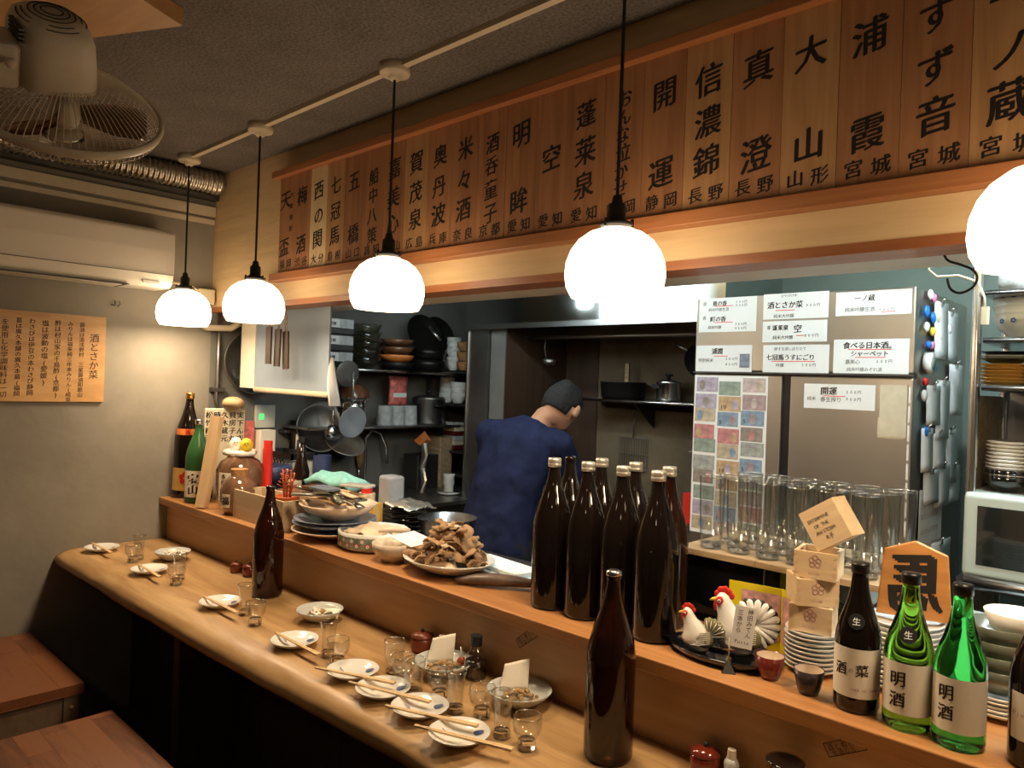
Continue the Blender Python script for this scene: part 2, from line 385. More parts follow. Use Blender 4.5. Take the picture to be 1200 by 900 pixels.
# ================================================================== COUNTER with a live front edge
def smooth_noise(x, seed=0):
    return sum(sin(x*f+p+seed)*a for f, p, a in ((1.7,.3,.5),(4.1,1.9,.25),(9.3,.7,.12),(19,2.2,.06),(37,4.1,.03)))
def counter():
    m = M(); nx = 220; x0, x1 = XL+.001, 1.2; rows = []
    for i in range(nx+1):
        x = x0+(x1-x0)*i/nx
        # front profile: wavy, further out at the right
        t = (x-x0)
        ye = .972 + .012*smooth_noise(x*1.0) + .06*max(0, min(1, (x+2.7)/1.4))
        wv = .004*smooth_noise(x*3.1, 2); zt, zb = .75, .665
        chamf = .045+.014*smooth_noise(x*2.3, 5)+.03*math.exp(-((x+2.75)/.35)**2)
        prof = [(1.438, zb), (ye+.075+wv, zb), (ye+.03+wv*1.4, zb+.006), (ye+.006+wv, zb+.028), (ye, zb+.048+wv*.5), (ye+.012, zt-.022+wv*.5), (ye+.03+wv, zt-.009), (ye+chamf+.02, zt-.002), (ye+chamf+.045, zt), (1.438, zt)]
        for q in range(3, 8):
            g = smooth_noise(x*(1.5+.35*q), q*2.3); g2 = max(0, smooth_noise(x*2.2+1, q*1.1)-.35)
            prof[q] = (prof[q][0]+.004*g, prof[q][1]-.010*g2)
        rows.append([(x, a, b) for a, b in prof])
    n = len(rows[0]); vs = [p for r in rows for p in r]
    fs = [(i*n+k, i*n+(k+1)%n, (i+1)*n+(k+1)%n, (i+1)*n+k) for i in range(nx) for k in range(n)]
    fs = [f[::-1] for f in fs]
    fs += [tuple(range(n)), tuple(range(nx*n, nx*n+n))[::-1]]
    m.add(vs, fs, True); return m
t = thing('counter', 'long honey coloured slab counter with a wavy live front edge, set with plates', 'counter', (0,0,0))
counter().build('counter_top', 'counter_wood', t)
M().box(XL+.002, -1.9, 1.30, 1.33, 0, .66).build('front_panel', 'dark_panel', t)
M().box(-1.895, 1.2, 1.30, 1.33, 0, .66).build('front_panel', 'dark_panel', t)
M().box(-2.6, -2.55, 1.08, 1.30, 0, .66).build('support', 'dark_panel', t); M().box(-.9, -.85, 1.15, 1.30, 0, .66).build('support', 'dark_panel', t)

t = thing('serving_ledge', 'raised orange wood ledge with plain riser between counter and kitchen', 'ledge')
bevel(M().box(XL+.002, 1.2, 1.40, 1.735, .912, .945).build('ledge_top', 'ledge_wood', t), .003)
M().box(XL+.002, 1.2, 1.44, 1.46, .0, .912).build('riser', 'riser_wood', t)
M().box(XL+.002, 1.2, 1.70, 1.72, .0, .912).build('back_board', 'dark_panel', t)
# rubber stamps on the riser
def stamp(x, z, ang, txt1, txt2, label):
    t = thing('stamp_mark', label, 'stamp mark', (x, 1.4395, z)); wv, h, b = .078, .026, .0016
    m = M()
    for r in ((-wv/2, wv/2, h/2-b, h/2), (-wv/2, wv/2, -h/2, -h/2+b), (-wv/2, -wv/2+b, -h/2, h/2), (wv/2-b, wv/2, -h/2, h/2)):
        m.add([(r[0], r[2], 0), (r[1], r[2], 0), (r[1], r[3], 0), (r[0], r[3], 0)], [(0,1,2,3)])
    m._join(letters(line(txt1+'の店', -.028, .004, .014, 1.0)+line(txt2, -.024, -.007, .011, 1.1), 0, .02))
    R = Matrix.Rotation(ang, 4, 'Z'); m.xf(R); to_front(m); m.build('ink_print', 'brown_ink', t)
stamp(-1.285, .878, radians(38), '酒と肴', '地酒の店', 'small tilted rectangular ink stamp on the riser beside the soy sauce bottle')
stamp(-.485, .885, radians(30), '酒と肴', '地酒の店', 'slanting ink stamp on the riser below the white labelled sake bottle')

# ================================================================== SIGN BOARDS
PITCH = .1225; SX0 = -2.926; SZ0, SZ1 = 1.968, 2.375; SY = 1.598
sign = thing('sake_menu_board', 'long row of cedar planks brushed with black sake names above the hatch', 'sign', (SX0, SY, SZ0))
names = [('天盃', '福岡'), ('梅酒', '渋谷'), ('西の関', '大分'), ('七冠馬', '島根'), ('五橋', '山口'), ('船中八策', '高知'), ('嘉美心', '岡山'), ('賀茂泉', '広島'), ('奥丹波', '兵庫'),
 ('米々酒', '奈良'), ('酒呑童子', '京都'), ('明眸', '愛知'), ('空', '愛知'), ('蓬莱泉', '愛知'), ('おんな泣かせ', '静岡'), ('開運', '静岡'), ('信濃錦', '長野'), ('真澄', '長野'), ('大山', '山形'),
 ('浦霞', '宮城'), ('すず音', '宮城'), ('一ノ蔵', '宮城'), ('田酒', '青森')]
lay = {1: ([.53], .084), 2: ([.76, .27], .082), 3: ([.77, .52, .29], .078), 4: ([.75, .58, .40, .22], .064), 6: ([.80, .68, .57, .45, .33, .22], .05)}
H = SZ1-SZ0
for i, (nm, pf) in enumerate(names):
    x0 = i*PITCH; pr = random.uniform(0, .0025)
    b = M().box(x0+.0006, x0+PITCH-.0006, -pr, .018, 0, H).build('plank', 'pale_sign_wood' if i == 2 else ('light_sign_wood' if i in (3, 7, 16, 18, 21) else 'sign_wood'), sign)
    fr, sz = lay[len(nm)]; cx = x0+PITCH/2
    it = []
    for c, f in zip(nm, fr):
        it.append((c, cx+random.uniform(-.003, .003), f*H, sz*random.uniform(.95, 1.05), .92))
    for k, c in enumerate(pf): it.append((c, cx+(-.026 if k == 0 else .028), .088*H+.003, .040))
    if i == 0: it += [(c, cx+.034, (.80-.115*k)*H, .026) for k, c in enumerate('大麦焼酎')]
    if i == 0: it = [(c, x-.012 if s > .05 else x, y, s) for c, x, y, s, *_ in it]
    m = to_front(letters(it, .14, .026), -pr-.0006); m.build('lettering', 'ink', b)
bevel(M().box(-.03, len(names)*PITCH+.03, -.028, .02, H, H+.028).build('top_rail', 'rail_wood', sign), .002)
bevel(M().box(-.03, len(names)*PITCH+.03, -.026, .02, -.034, 0).build('bottom_rail', 'rail_wood', sign), .002)

# wall sign
t = thing('wall_sign', 'wooden board of handwritten ingredient notes on the grey wall', 'sign', (XL, .44, 1.40))
M().box(.002, .014, 0, .70, -.01, .365).build('board', 'wall_sign_wood', t)
cols = [('酒とさか菜', .655, .27, .040), ('醤油は湯浅野村 三星醤油和歌山', .605, .325, .0205), ('みりんは福来純三年本みりん(岐阜', .56, .325, .0205), ('酢は村山家の千鳥酢(京都)', .512, .325, .024), ('塩は波動の塩(愛媛)', .465, .32, .026),
        ('わさびは伊豆の本わさび静岡', .417, .325, .0235), ('葛は廣久本舗の廣久本葛(福岡', .37, .325, .022), ('を使用し化学調味料は一切', .322, .315, .0255), ('使っておりません 安心し', .275, .315, .0255), ('てお召し上がり下さい', .228, .31, .0255)]
it = []
for c, x, y, s in cols: it += column(c, x, y, s*(1.0 if s > .03 else 1.06), 1.0)
to_right(letters(it, .1, .012), .0146).build('lettering', 'brown_ink', t)
tag(M().loft([(XL, 1.165, 1.825), (XL+.02, 1.17, 1.822), (XL+.022, 1.172, 1.835), (XL+.012, 1.174, 1.842)], .0025, 6).loft([(XL, 1.19, 1.82), (XL+.015, 1.195, 1.83), (XL+.018, 1.19, 1.845)], .002, 6).build('wall_hook', 'dark_steel'), 'small dark bent wire hook in the grey wall above the wooden sign', 'hook')

# ================================================================== PENDANTS
def pendant(x, y, z, label):
    t = thing('pendant_lamp', label, 'lamp', (x, y, z), 0, 'pendant lamps over the counter')
    prof = [(.098, -.062), (.110, -.04), (.1145, -.012), (.112, .018), (.102, .045), (.086, .068), (.062, .086), (.035, .096), (.022, .099)]
    m = M().lathe(prof, 36); m.build('shade', 'lamp_glow', t); M().lathe([(0, -.0585), (.094, -.059)], 36).build('bulb_disc', 'bulb_glow', t)
    M().lathe([(0,.095), (.024, .095), (.038, .10), (.040, .108), (.026, .114), (.020, .12), (.020, .150), (.013, .156), (.010, .172), (0, .174)], 24).build('socket', 'black_plastic', t)
    m = M()
    for k in range(3): a = k*2.1+.4; m.cyl(.036*cos(a), .036*sin(a), .098, .116, .004, 8)
    m.build('screw', 'black_metal', t)
    M().cyl(0, 0, .17, ZC-z-.03, .0042, 10).build('cord', 'black_plastic', t)
    m = M().lathe([(0,-.046), (.015, -.046), (.02, -.04), (.022, -.03), (.045, -.03), (.048, -.024), (.048, .0), (0, .0)], 24); m.move(0, 0, ZC-z); m.build('ceiling_rose', 'cream_rail', t)
    return t
PX = [(-3.345, 1.805, 'farthest and smallest white glass pendant lamp by the grey wall'), (-2.70, 1.80, 'white glass pendant lamp in front of the hanging white cabinet'),
      (-1.857, 1.812, 'white glass pendant lamp hanging before the kitchen shelves'), (-1.003, 1.80, 'largest white glass pendant lamp, in front of the steel hood'), (-.188, 1.805, 'pendant lamp cut off by the right edge above the rack')]
for x, z, l in PX: pendant(x, 1.38, z, l)
m = M().box(-3.345, XR-.1, 1.369, 1.391, ZC-.016, ZC)
tag(m.build('cable_conduit', 'cream_rail'), 'cream cable conduit across the ceiling joining the pendant lamps', 'conduit')

# other lamps of the room, behind the viewer
for i, (x, y) in enumerate([(.2, -.9), (-1.9, -.9), (1.0, .5)]):
    t = thing('ceiling_lamp', 'round ceiling lamp behind the viewer, '+['middle one', 'left one', 'right one'][i], 'lamp', (x, y, ZC), 0, 'ceiling lamps behind the viewer')
    M().cyl(0, 0, -.03, 0, .15, 24).build('base', 'white_plastic', t); M().lathe([(0, -.09), (.09, -.08), (.135, -.055), (.14, -.03)], 24).build('diffuser', 'room_glow', t)
# kitchen tubes
for x0, x1, y, l in ((-2.5, -1.2, 2.05, 'left'), (-.62, .75, 2.10, 'right')):
    t = thing('tube_light', 'fluorescent tube light under the kitchen ceiling, %s one' % l, 'light', (0, 0, 0), 0, 'kitchen tube lights')
    M().box(x0, x1, y-.05, y+.05, ZC-.24, ZC-.18).box(x0+.1, x0+.12, y-.01, y+.01, ZC-.18, ZC).box(x1-.12, x1-.1, y-.01, y+.01, ZC-.18, ZC).build('housing', 'white_plastic', t)
    m = M()
    m.loft([(x0+.03, y, ZC-.26), (x1-.03, y, ZC-.26)], .015, 12); m.build('tube', 'tube_glow' if l == 'left' else 'tube_glow_bright', t)

t = thing('hatch_light', 'fluorescent light box on the kitchen side of the header, mirrored in the hood', 'light', (0, 0, 0))
M().box(-2.95, -2.0, 1.912, 1.935, 1.93, 2.20).build('housing', 'white_plastic', t)
M().box(-2.74, -2.06, 1.935, 1.945, 1.945, 2.18).build('diffuser', 'panel_glow', t); M().box(-2.93, -2.84, 1.935, 1.945, 2.03, 2.16).build('diffuser', 'panel_glow', t)
# ================================================================== FAN, AC, DUCT, WOOD PANEL
def rot_panel():
    a = atan2(-.27, -.54)   # far-left edge direction
    u = Vector((cos(a), sin(a), 0)); v = Vector((-u.y, u.x, 0))
    if v.y > 0: v = -v
    c = Vector((-2.02, .803, 0)); L, W = 1.3, .9
    pts = [c, c+u*L, c+u*L+v*W, c+v*W]
    m = M().prism([(p.x, p.y) for p in pts][::-1] if (pts[1]-pts[0]).cross(pts[2]-pts[1]).z < 0 else [(p.x, p.y) for p in pts], 2.455, 2.499)
    return m, c, u, v
m, pc, pu, pv = rot_panel()
tag(m.build('fan_mounting_board', 'panel_wood'), 'tan wooden board on the ceiling carrying the fan', 'board')
m = M(); a = pc+pv*.17; b = pc+pv*.9
m.prism([(a.x-.03, a.y), (a.x+.045, a.y+.02), (b.x+.045, b.y), (b.x-.03, b.y)][::1], 2.40, 2.455)
fan = thing('ceiling_fan', 'cream oscillating fan facing down in a round wire cage, under the wooden ceiling board', 'fan', (-1.80, .475, 2.092))
# orientation: axis mostly down, tilted
fz = Vector((.661, -.174, .73)).normalized(); fx = Vector((.255, .967, 0)); fx = (fx-fz*fx.dot(fz)).normalized(); fy = fz.cross(fx)
fan.scale = (.89, .89, .89); fan.rotation_euler = Matrix((fx, fy, fz)).transposed().to_euler()
RC = .215
def rib(m, k, n, top=True):
    a = 2*pi*k/n; pts = []
    if top: pr = [(.062, .082), (.10, .074), (.15, .052), (.19, .024), (RC-.004, .0)]
    else: pr = [(RC-.004, -.01), (.205, -.03), (.17, -.052), (.11, -.066), (.05, -.07)]
    m.loft([(r*cos(a), r*sin(a), z) for r, z in pr], .0012, 4, False)
m = M()
for k in range(84): rib(m, k, 84)
m.build('rear_guard', 'fan_plastic', fan)
m = M()
for k in range(84): rib(m, k+.5, 84, False)
for r, z in ((.205, -.03), (.15, -.058), (.05, -.07)): m.loft([(r*cos(2*pi*k/40), r*sin(2*pi*k/40), z) for k in range(41)], .0013, 4, False)
m.build('front_guard', 'fan_plastic', fan)
M().lathe([(RC-.008, -.012), (RC, -.013), (RC+.003, -.004), (RC, .008), (RC-.008, .006), (RC-.008, -.012)], 56).build('guard_rim', 'fan_plastic', fan)
M().lathe([(0, -.076), (.035, -.075), (.042, -.066), (.0, -.064)], 24).build('badge', 'fan_plastic', fan)
hub = M().lathe([(0, -.045), (.03, -.043), (.036, -.02), (.03, .02), (0, .03)], 20).build('hub', 'fan_plastic', fan)
for k in range(3):
    a = 2*pi*k/3; m = M(); g = []
    for i in range(6):
        r = .03+.15*i/5; wd = .5+.35*sin(pi*min(1, i/4.5)); 
        g.append([(r*cos(a+wd*(j/4-.5)), r*sin(a+wd*(j/4-.5)), .018*(j/4-.5)*2-.01) for j in range(5)])
    vs = [p for q in g for p in q]; fs = [(i*5+j, i*5+j+1, i*5+j+6, i*5+j+5) for i in range(5) for j in range(4)]
    o = m.add(vs, fs, True).build('blade', 'smoke_blade' if 'smoke_blade' in MAT else 'dark_grey', fan); o.modifiers.new('s', 'SOLIDIFY').thickness = .002
# motor housing: rounded box-like dome standing on the guard
m = M(); rings = []
for z, s_ in ((.075, 1.0), (.10, 1.0), (.16, .97), (.21, .93), (.245, .82), (.265, .6), (.272, .3)):
    rings.append([(.078*s_*(abs(cos(a))**.55)*(1 if cos(a) > 0 else -1), .088*s_*(abs(sin(a))**.55)*(1 if sin(a) > 0 else -1), z) for a in [2*pi*k/32 for k in range(32)]])
vs = [p for r in rings for p in r]; fs = [(i*32+k, i*32+(k+1)%32, (i+1)*32+(k+1)%32, (i+1)*32+k) for i in range(6) for k in range(32)]+[tuple(range(6*32, 7*32))]
hs = m.add(vs, fs, True).build('motor_housing', 'fan_plastic', fan)
hs.rotation_euler = (0, 0, radians(20)); hs.scale = (1.06, 1.06, .76); hs.location = (-.03, 0, .012)
m = M()
for r, z in ((.02, .2725), (.032, .271), (.043, .267), (.054, .260), (.063, .252)):
    m.loft([(r*1.0*cos(2*pi*k/28), r*1.1*sin(2*pi*k/28), z+.0015) for k in range(29)], .0018, 4, False)
m.build('vent_slot', 'dark_steel', hs)
m = M()
for k in range(4): m.box(-.0795, -.070, -.06, .0, .205+.012*k, .211+.012*k)
m.build('side_vent', 'dark_steel', hs)
m = M().rbox(-.20, -.10, -.05, .05, .06, .16, .02); o = bevel(m.build('mounting_arm', 'fan_plastic', fan), .012, 3); o.rotation_euler = (0, 0, radians(20))
m = M().loft([(-.13, .0, .10), (-.20, .06, .16), (-.24, .16, .25)], .03, 14); o = m.build('stem', 'fan_plastic', fan)
M().ball((-.10, -.11, .13), .011, 10, 6).build('knob', 'cream_ceramic', fan)

ac = thing('air_conditioner', 'cream wall air conditioner above the wooden sign on the grey wall', 'air conditioner', (XL, .385, 1.908))
L = .97
prof = [(.0, .0), (.16, .0), (.185, .018), (.20, .06), (.203, .16), (.198, .24), (.178, .258), (.0, .263)]
m = M(); n = len(prof); m.add([(x, 0, z) for x, z in prof]+[(x, L, z) for x, z in prof], [tuple(range(n)), tuple(range(n, 2*n))[::-1]]+[(i, n+i, n+(i+1)%n, (i+1)%n) for i in range(n)])
bevel(m.build('body', 'ac_plastic', ac), .008, 3)
M().box(.2025, .206, .004, L-.004, .055, .0575).build('panel_seam', 'dark_grey', ac)
m = M().box(.03, .15, .05, L-.2, -.004, .001); m.build('louver', 'white_plastic', ac)
M().box(.01, .185, .03, L-.18, -.0015, .0005).build('outlet_slot', 'dark_grey', ac)
M().box(.185, .194, L-.13, L-.06, .012, .024).build('display_window', 'white_gloss', ac)
M().box(.01, .12, .1, L-.1, .263, .266).build('top_grille', 'dark_grey', ac)
# flexible duct
m = M(); nr = 70; pts = []; rad = []
for i in range(nr*4+1):
    y = .0+1.6*i/(nr*4); pts.append((XL+.085+.012*sin(y*5), y, 2.445-.0*y)); rad.append((.052+.005*sin(2*pi*i/4.0)) )
m.loft(pts, rad, 20)
tag(m.build('flexible_duct', 'foil_duct'), 'silver corrugated duct along the corner of ceiling and grey wall', 'duct')
tag(M().loft([(XL+.02, 1.42, 1.955), (XL+.05, 1.49, 1.945), (XL+.03, 1.56, 1.92)], .007, 8).build('drain_hose', 'cream_rail'), 'short cream hose from the air conditioner to the junction box', 'hose')
t = thing('junction_box', 'cream square junction box at the wall corner below the header', 'junction box', (XL, 1.50, 1.865))
bevel(M().box(0, .06, .03, .108, .0, .075).build('box', 'cream_rail', t), .005); M().box(.0, .035, -.01, .03, .02, .06).build('bracket', 'cream_rail', t)
tag(M().loft([(XL+.02, 1.50, 1.87), (XL+.035, 1.50, 1.80), (XL+.04, 1.58, 1.755), (XL+.04, 1.70, 1.76), (XL+.03, 1.80, 1.82), (XL+.03, 1.83, 1.92)], .016, 12).build('insulated_pipe', 'cream_rail'), 'thick cream insulated pipe curving under the header on the wall', 'pipe')
t = thing('wall_conduit', 'thin grey conduit running down the wall beside the round lid', 'conduit')
M().loft([(XL+.015, 1.655, 1.83), (XL+.015, 1.655, 1.6), (XL+.015, 1.65, 1.40), (XL+.015, 1.67, 1.34), (XL+.015, 1.74, 1.31), (XL+.015, 1.80, 1.31)], .010, 10).build('pipe', 'dull_steel', t)
M().box(XL, XL+.028, 1.62, 1.69, 1.445, 1.465).build('clip', 'dark_steel', t)

# ================================================================== BENCHES (parquet box stools)
def bench(x0, x1, y0, y1, label, name='box_bench'):
    t = thing(name, label, 'bench', ((x0+x1)/2, (y0+y1)/2, 0), 0, 'wooden box benches'); W, D = x1-x0, y1-y0
    M().box(-W/2+.02, W/2-.02, -D/2+.02, D/2-.02, .0, .385).build('box', 'bench_box', t)
    M().box(-W/2+.012, -W/2+.06, -D/2+.012, D/2-.012, .0, .384).box(W/2-.06, W/2-.012, D/2-.06, D/2-.012, 0, .384).build('corner_post', 'bench_box', t)
    rows = int(round(D/.072)); pw = D/rows
    M().box(-W/2+.001, W/2-.001, -D/2+.001, D/2-.001, .384, .388).build('top_base', 'rail_wood', t)
    for r in range(rows):
        x = -W/2 - random.uniform(0, .25)
        while x < W/2-1e-3:
            l = random.uniform(.16, .34); a, b = max(x, -W/2), min(x+l, W/2)
            if b-a > .012:
                M().box(a+.0003, b-.0003, -pw/2+.0002, pw/2-.0002, .388, .4195+random.uniform(0, .0006)).build('stave', 'bench_wood', t).location = (0, -D/2+pw*(r+.5), 0)
            x += l
    for y in (-D/2+.08, D/2-.035):
        M().loft([(W/2-.013, y, .34), (W/2-.008, y, .34)], .007, 10).build('plug', 'pale_wood', t)
bench(XL+.01, -2.89, .0, .89, 'reddish parquet topped box bench against the grey wall')
bench(-2.60, -1.98, -.02, .885, 'reddish parquet topped box bench nearer the viewer')

# ================================================================== TABLEWARE
def glass_lathe(kind):
    m = M()
    if kind == 'tumbler':   # straight sided
        m.lathe([(0, .0), (.021, 0), (.0235, .004), (.028, .085)], 24); m.lathe([(.0265, .085), (.021, .012), (0, .010)][::1], 24)
    if kind == 'bowl':      # round bowl on thick foot
        m.lathe([(0,0), (.019, 0), (.021, .004), (.0195, .022), (.022, .028), (.030, .040), (.0325, .055), (.031, .072)], 24); m.lathe([(.0295, .072), (.030, .055), (.026, .038), (.012, .028), (0, .026)], 24)
    if kind == 'flare':     # tall flared
        m.lathe([(0,0), (.0205, 0), (.0215, .005), (.018, .02), (.0185, .05), (.022, .085), (.0265, .1)], 24); m.lathe([(.025, .1), (.0205, .085), (.016, .05), (.0145, .022), (0, .018)], 24)
    if kind == 'beer':
        m.lathe([(0,0), (.027, 0), (.0285, .006), (.0315, .1), (.034, .188)], 24); m.lathe([(.0325, .188), (.030, .1), (.026, .018), (0, .014)], 24)
    return m
GL = {}
for k in ('tumbler', 'bowl', 'flare', 'beer'):
    m = glass_lathe(k); me = None
    r = bpy.data.objects.new('glass_proto', None)
    o = m.build('wall', 'clear_glass'); GL[k] = o
    COL.objects.unlink(o)
def put_glass(kind, x, y, z, label, group, name='drinking_glass', s=1.0):
    t = thing(name, label, 'glass', (x, y, z), random.uniform(0, 6), group)
    c = GL[kind].copy(); COL.objects.link(c); c.parent = t; c.name = 'glass_wall'; c.scale = (s, s, s)
    rb = {'tumbler': (.0215, .003, .009), 'bowl': (.019, .003, .022), 'flare': (.0185, .003, .016), 'beer': (.0265, .004, .013)}[kind]
    ro, ri, rh = {'tumbler': (.028, .0265, .085), 'bowl': (.031, .0295, .072), 'flare': (.0265, .025, .1), 'beer': (.034, .0325, .188)}[kind]
    q = M().lathe([(ro, rh-.0015), (ro+.0002, rh), ((ro+ri)/2, rh+.0009), (ri-.0002, rh), (ri, rh-.0015)], 24).build('rim', 'rim_glass', t)
    b = M().lathe([(0, rb[1]), (rb[0], rb[1]), (rb[0]*.98, rb[2]), (0, rb[2])], 20 if kind == 'beer' else 9, kind == 'beer').build('base', 'solid_glass', t); b.scale = (s, s, s)
ZT = .7505
gl = [('flare', -3.235, 1.185, 'flared glass at the far end of the counter, behind its partner'), ('bowl', -3.20, 1.15, 'squat round glass at the far end of the counter'),
      ('flare', -2.83, 1.185, 'flared glass beside the second plate from the wall'), ('bowl', -2.77, 1.15, 'squat round glass beside the second plate from the wall'),
      ('flare', -2.285, 1.175, 'flared glass just in front of the far tall brown bottle'), ('bowl', -2.17, 1.15, 'squat round glass just in front of the far tall brown bottle'),
      ('flare', -1.795, 1.175, 'flared glass beside the fourth plate from the wall'), ('bowl', -1.725, 1.16, 'squat round glass beside the fourth plate from the wall'),
      ('tumbler', -1.585, 1.245, 'straight tumbler nearest the wall in the crowded middle group'), ('bowl', -1.51, 1.215, 'round glass directly behind the sixth plate from the wall'),
      ('tumbler', -1.445, 1.20, 'straight tumbler below the napkin bowl in the crowded group'), ('bowl', -1.375, 1.225, 'round glass in front of the bowl with the standing napkin'),
      ('flare', -1.295, 1.205, 'flared glass between the two napkin bowls'), ('bowl', -1.235, 1.235, 'round glass in front of the right napkin bowl'),
      ('flare', -1.135, 1.20, 'tall flared glass second nearest the viewer'), ('bowl', -1.06, 1.20, 'squat round glass nearest the viewer')]
for k, x, y, l in gl: put_glass(k, x, y, ZT, l, 'glasses on the counter')

def small_plate():
    t = thing('small_plate', '', 'plate', (0,0,ZT), 0, 'small plates on the counter')
    M().lathe([(0,0), (.027, 0), (.029, .003), (.044, .009), (.0555, .0175), (.0565, .0195), (.054, .0195), (.042, .012), (.028, .0075), (0, .0065)], 36).build('dish', 'porcelain', t)
    # blue gourd mark and brush strokes, lying on the dish surface
    def patch(pts, z): return M().add([(x, y, z+(max(0, sqrt(x*x+y*y)-.028)**1)*.42) for x, y in pts], [tuple(range(len(pts)))])
    m = patch([(.028+.010*cos(a)*(1+.35*sin(a)), .022+.0065*sin(a)) for a in [2*pi*k/14 for k in range(14)]], .0092)
    m.build('blue_mark', 'blue_ink', t)
    m = M()
    for (xa, ya, xb, yb) in ((-.036, .004, -.018, -.006), (-.01, -.026, .022, -.03), (.018, -.032, .03, -.028)):
        dx, dy = xb-xa, yb-ya; l = sqrt(dx*dx+dy*dy); nx, ny = -dy/l*.0011, dx/l*.0011
        pts = [(xa+nx, ya+ny), (xa-nx, ya-ny), (xb-nx, yb-ny), (xb+nx, yb+ny)]
        m.add([(x, y, .0088+(max(0, sqrt(x*x+y*y)-.026))*.45) for x, y in pts], [(0,1,2,3)])
    m.build('blue_stroke', 'blue_ink', t)
    return t
def chopsticks():
    m = M(); L = .2
    for s in (-1, 1):
        m.add([(-L/2, s*.0005, 0), (-L/2, s*.0028, 0), (L/2, s*.0052, 0), (L/2, s*.0005, 0), (-L/2, s*.0005, .003), (-L/2, s*.0028, .003), (L/2, s*.0052, .0045), (L/2, s*.0005, .0045)],
              [(0,3,2,1), (4,5,6,7), (0,1,5,4), (1,2,6,5), (2,3,7,6), (3,0,4,7)] if s < 0 else [(0,1,2,3), (7,6,5,4), (4,5,1,0), (5,6,2,1), (6,7,3,2), (7,4,0,3)])
    m.box(L/2-.02, L/2, -.001, .001, .0, .0042)
    return m.build('chopsticks', 'chopstick_wood')
P0 = [(-3.47, 1.118, -30), (-2.985, 1.135, -30), (-2.416, 1.152, -30), (-1.929, 1.148, -25), (-1.631, 1.145, -18), (-1.486, 1.135, -16), (-1.344, 1.137, -18), (-1.185, 1.117, -22)]
ords = ['farthest, against the grey wall', 'second from the grey wall', 'third from the wall, before the far brown bottle', 'fourth from the wall, standing apart', 'fifth from the wall, first of the close four', 'sixth from the wall', 'seventh from the wall', 'nearest the viewer']
CP = [(-3.43, 1.103), (-2.932, 1.113), (-2.361, 1.126), (-1.881, 1.126), (-1.584, 1.117), (-1.445, 1.121), (-1.278, 1.113), (-1.154, 1.097)]
sp = small_plate(); ck = chopsticks()
for i, (x, y, a) in enumerate(P0):
    o = sp if i == 0 else dup(sp); o.location = (x, y, ZT); o.rotation_euler = (0, 0, radians(20)); o.scale = (1.22, 1.22, 1.15)
    o['label'] = 'small white plate with blue marks, '+ords[i]
    c = ck if i == 0 else ck.copy()
    if i: COL.objects.link(c)
    # tip side high on rim on both sides
    ln = .85 if i < 3 else 1
    c.scale = (1.18, 1.35, 1.2); c.location = CP[i]+(ZT+.0228,); c.rotation_euler = (0, radians(0), radians([55, 55, 42, 30, 4, 6, 6, 10][i])-radians(0))
    tag(c, 'joined wooden chopsticks lying across the plate '+ords[i].split(',')[0].replace('farthest', 'farthest from the viewer'), 'chopsticks', 'chopsticks on the plates')
    c.rotation_euler[2] = radians([0, -3, 0, -1, 23, 19, 22, 20][i])

def napkin_mesh(seed, kind):
    random.seed(seed); m = M(); n = 8
    vs = []
    if kind == 'stand':
        for i in range(n+1):
            for j in range(n+1):
                u, v = i/n-.5, j/n
                vs.append((u*.062*(1-.12*v)+.008*v, .003*sin(2*u*pi+1)+.020*v+(.010*abs(u)), v*.056+.012*u*v))
    else:
        for i in range(n+1):
            for j in range(n+1):
                u, v = i/n-.5, j/n-.5
                vs.append((u*.075, v*.05, .010+.009*sin(9*u+seed)*cos(8*v)+.006*sin(20*u*v+seed)+random.uniform(-.002, .002)))
    m.add(vs, [(i*(n+1)+j, (i+1)*(n+1)+j, (i+1)*(n+1)+j+1, i*(n+1)+j+1) for i in range(n) for j in range(n)], True); return m
def food_bowl(x, y, label, nl, flabel, kind, seed, rad=.08, rz=0):
    t = thing('food_dish', label, 'dish', (x, y, ZT), rz, 'dishes of food on the counter'); k = rad/.08
    M().lathe([(0,0), (.034*k, 0), (.036*k, .006), (.056*k, .013), (.072*k, .027), (.081*k, .038), (.079*k, .0395), (.068*k, .029), (.05*k, .017), (0, .012)], 36).build('bowl', 'grey_porcelain', t)
    m = M(); random.seed(seed)
    for q in range(48):
        a, r = random.uniform(0, 6.28), random.uniform(0, .044)*k
        m.ball((r*cos(a), r*sin(a), .018+.016*(1-r/.045)), (random.uniform(.005, .012), random.uniform(.004, .007), .005), 6, 4, Matrix.Rotation(random.uniform(0, 6), 3, 'Z'))
    o = m.build('snack', 'food'); o.location = (x, y, ZT); tag(o, flabel, 'food'); o['kind'] = 'stuff'
    n = napkin_mesh(seed, kind).build('paper_napkin', 'napkin'); n.location = (x-(.028*k if kind == 'stand' else -.02), y+.01, ZT+.022); n.rotation_euler = (0, 0, rz+radians(48)); n.scale = (1.15, 1.15, 1.12); tag(n, nl, 'napkin'); n.modifiers.new('s', 'SOLIDIFY').thickness = .0012
food_bowl(-3.14, 1.285, 'grey white dish of snacks nearest the grey wall', 'crumpled paper napkin in the dish nearest the grey wall', 'small snack pieces in the dish nearest the grey wall', 'flat', 3, .07)
food_bowl(-2.08, 1.325, 'grey white dish of snacks right of the far brown bottle', 'creased napkin in the dish right of the far brown bottle', 'snack pieces in the dish right of the far brown bottle', 'flat', 4, .074)
food_bowl(-1.487, 1.337, 'grey white dish of snacks behind the crowded glasses, under a standing napkin', 'folded napkin standing in the dish below the shaker', 'dried snack pieces in the dish below the shaker', 'stand', 5)
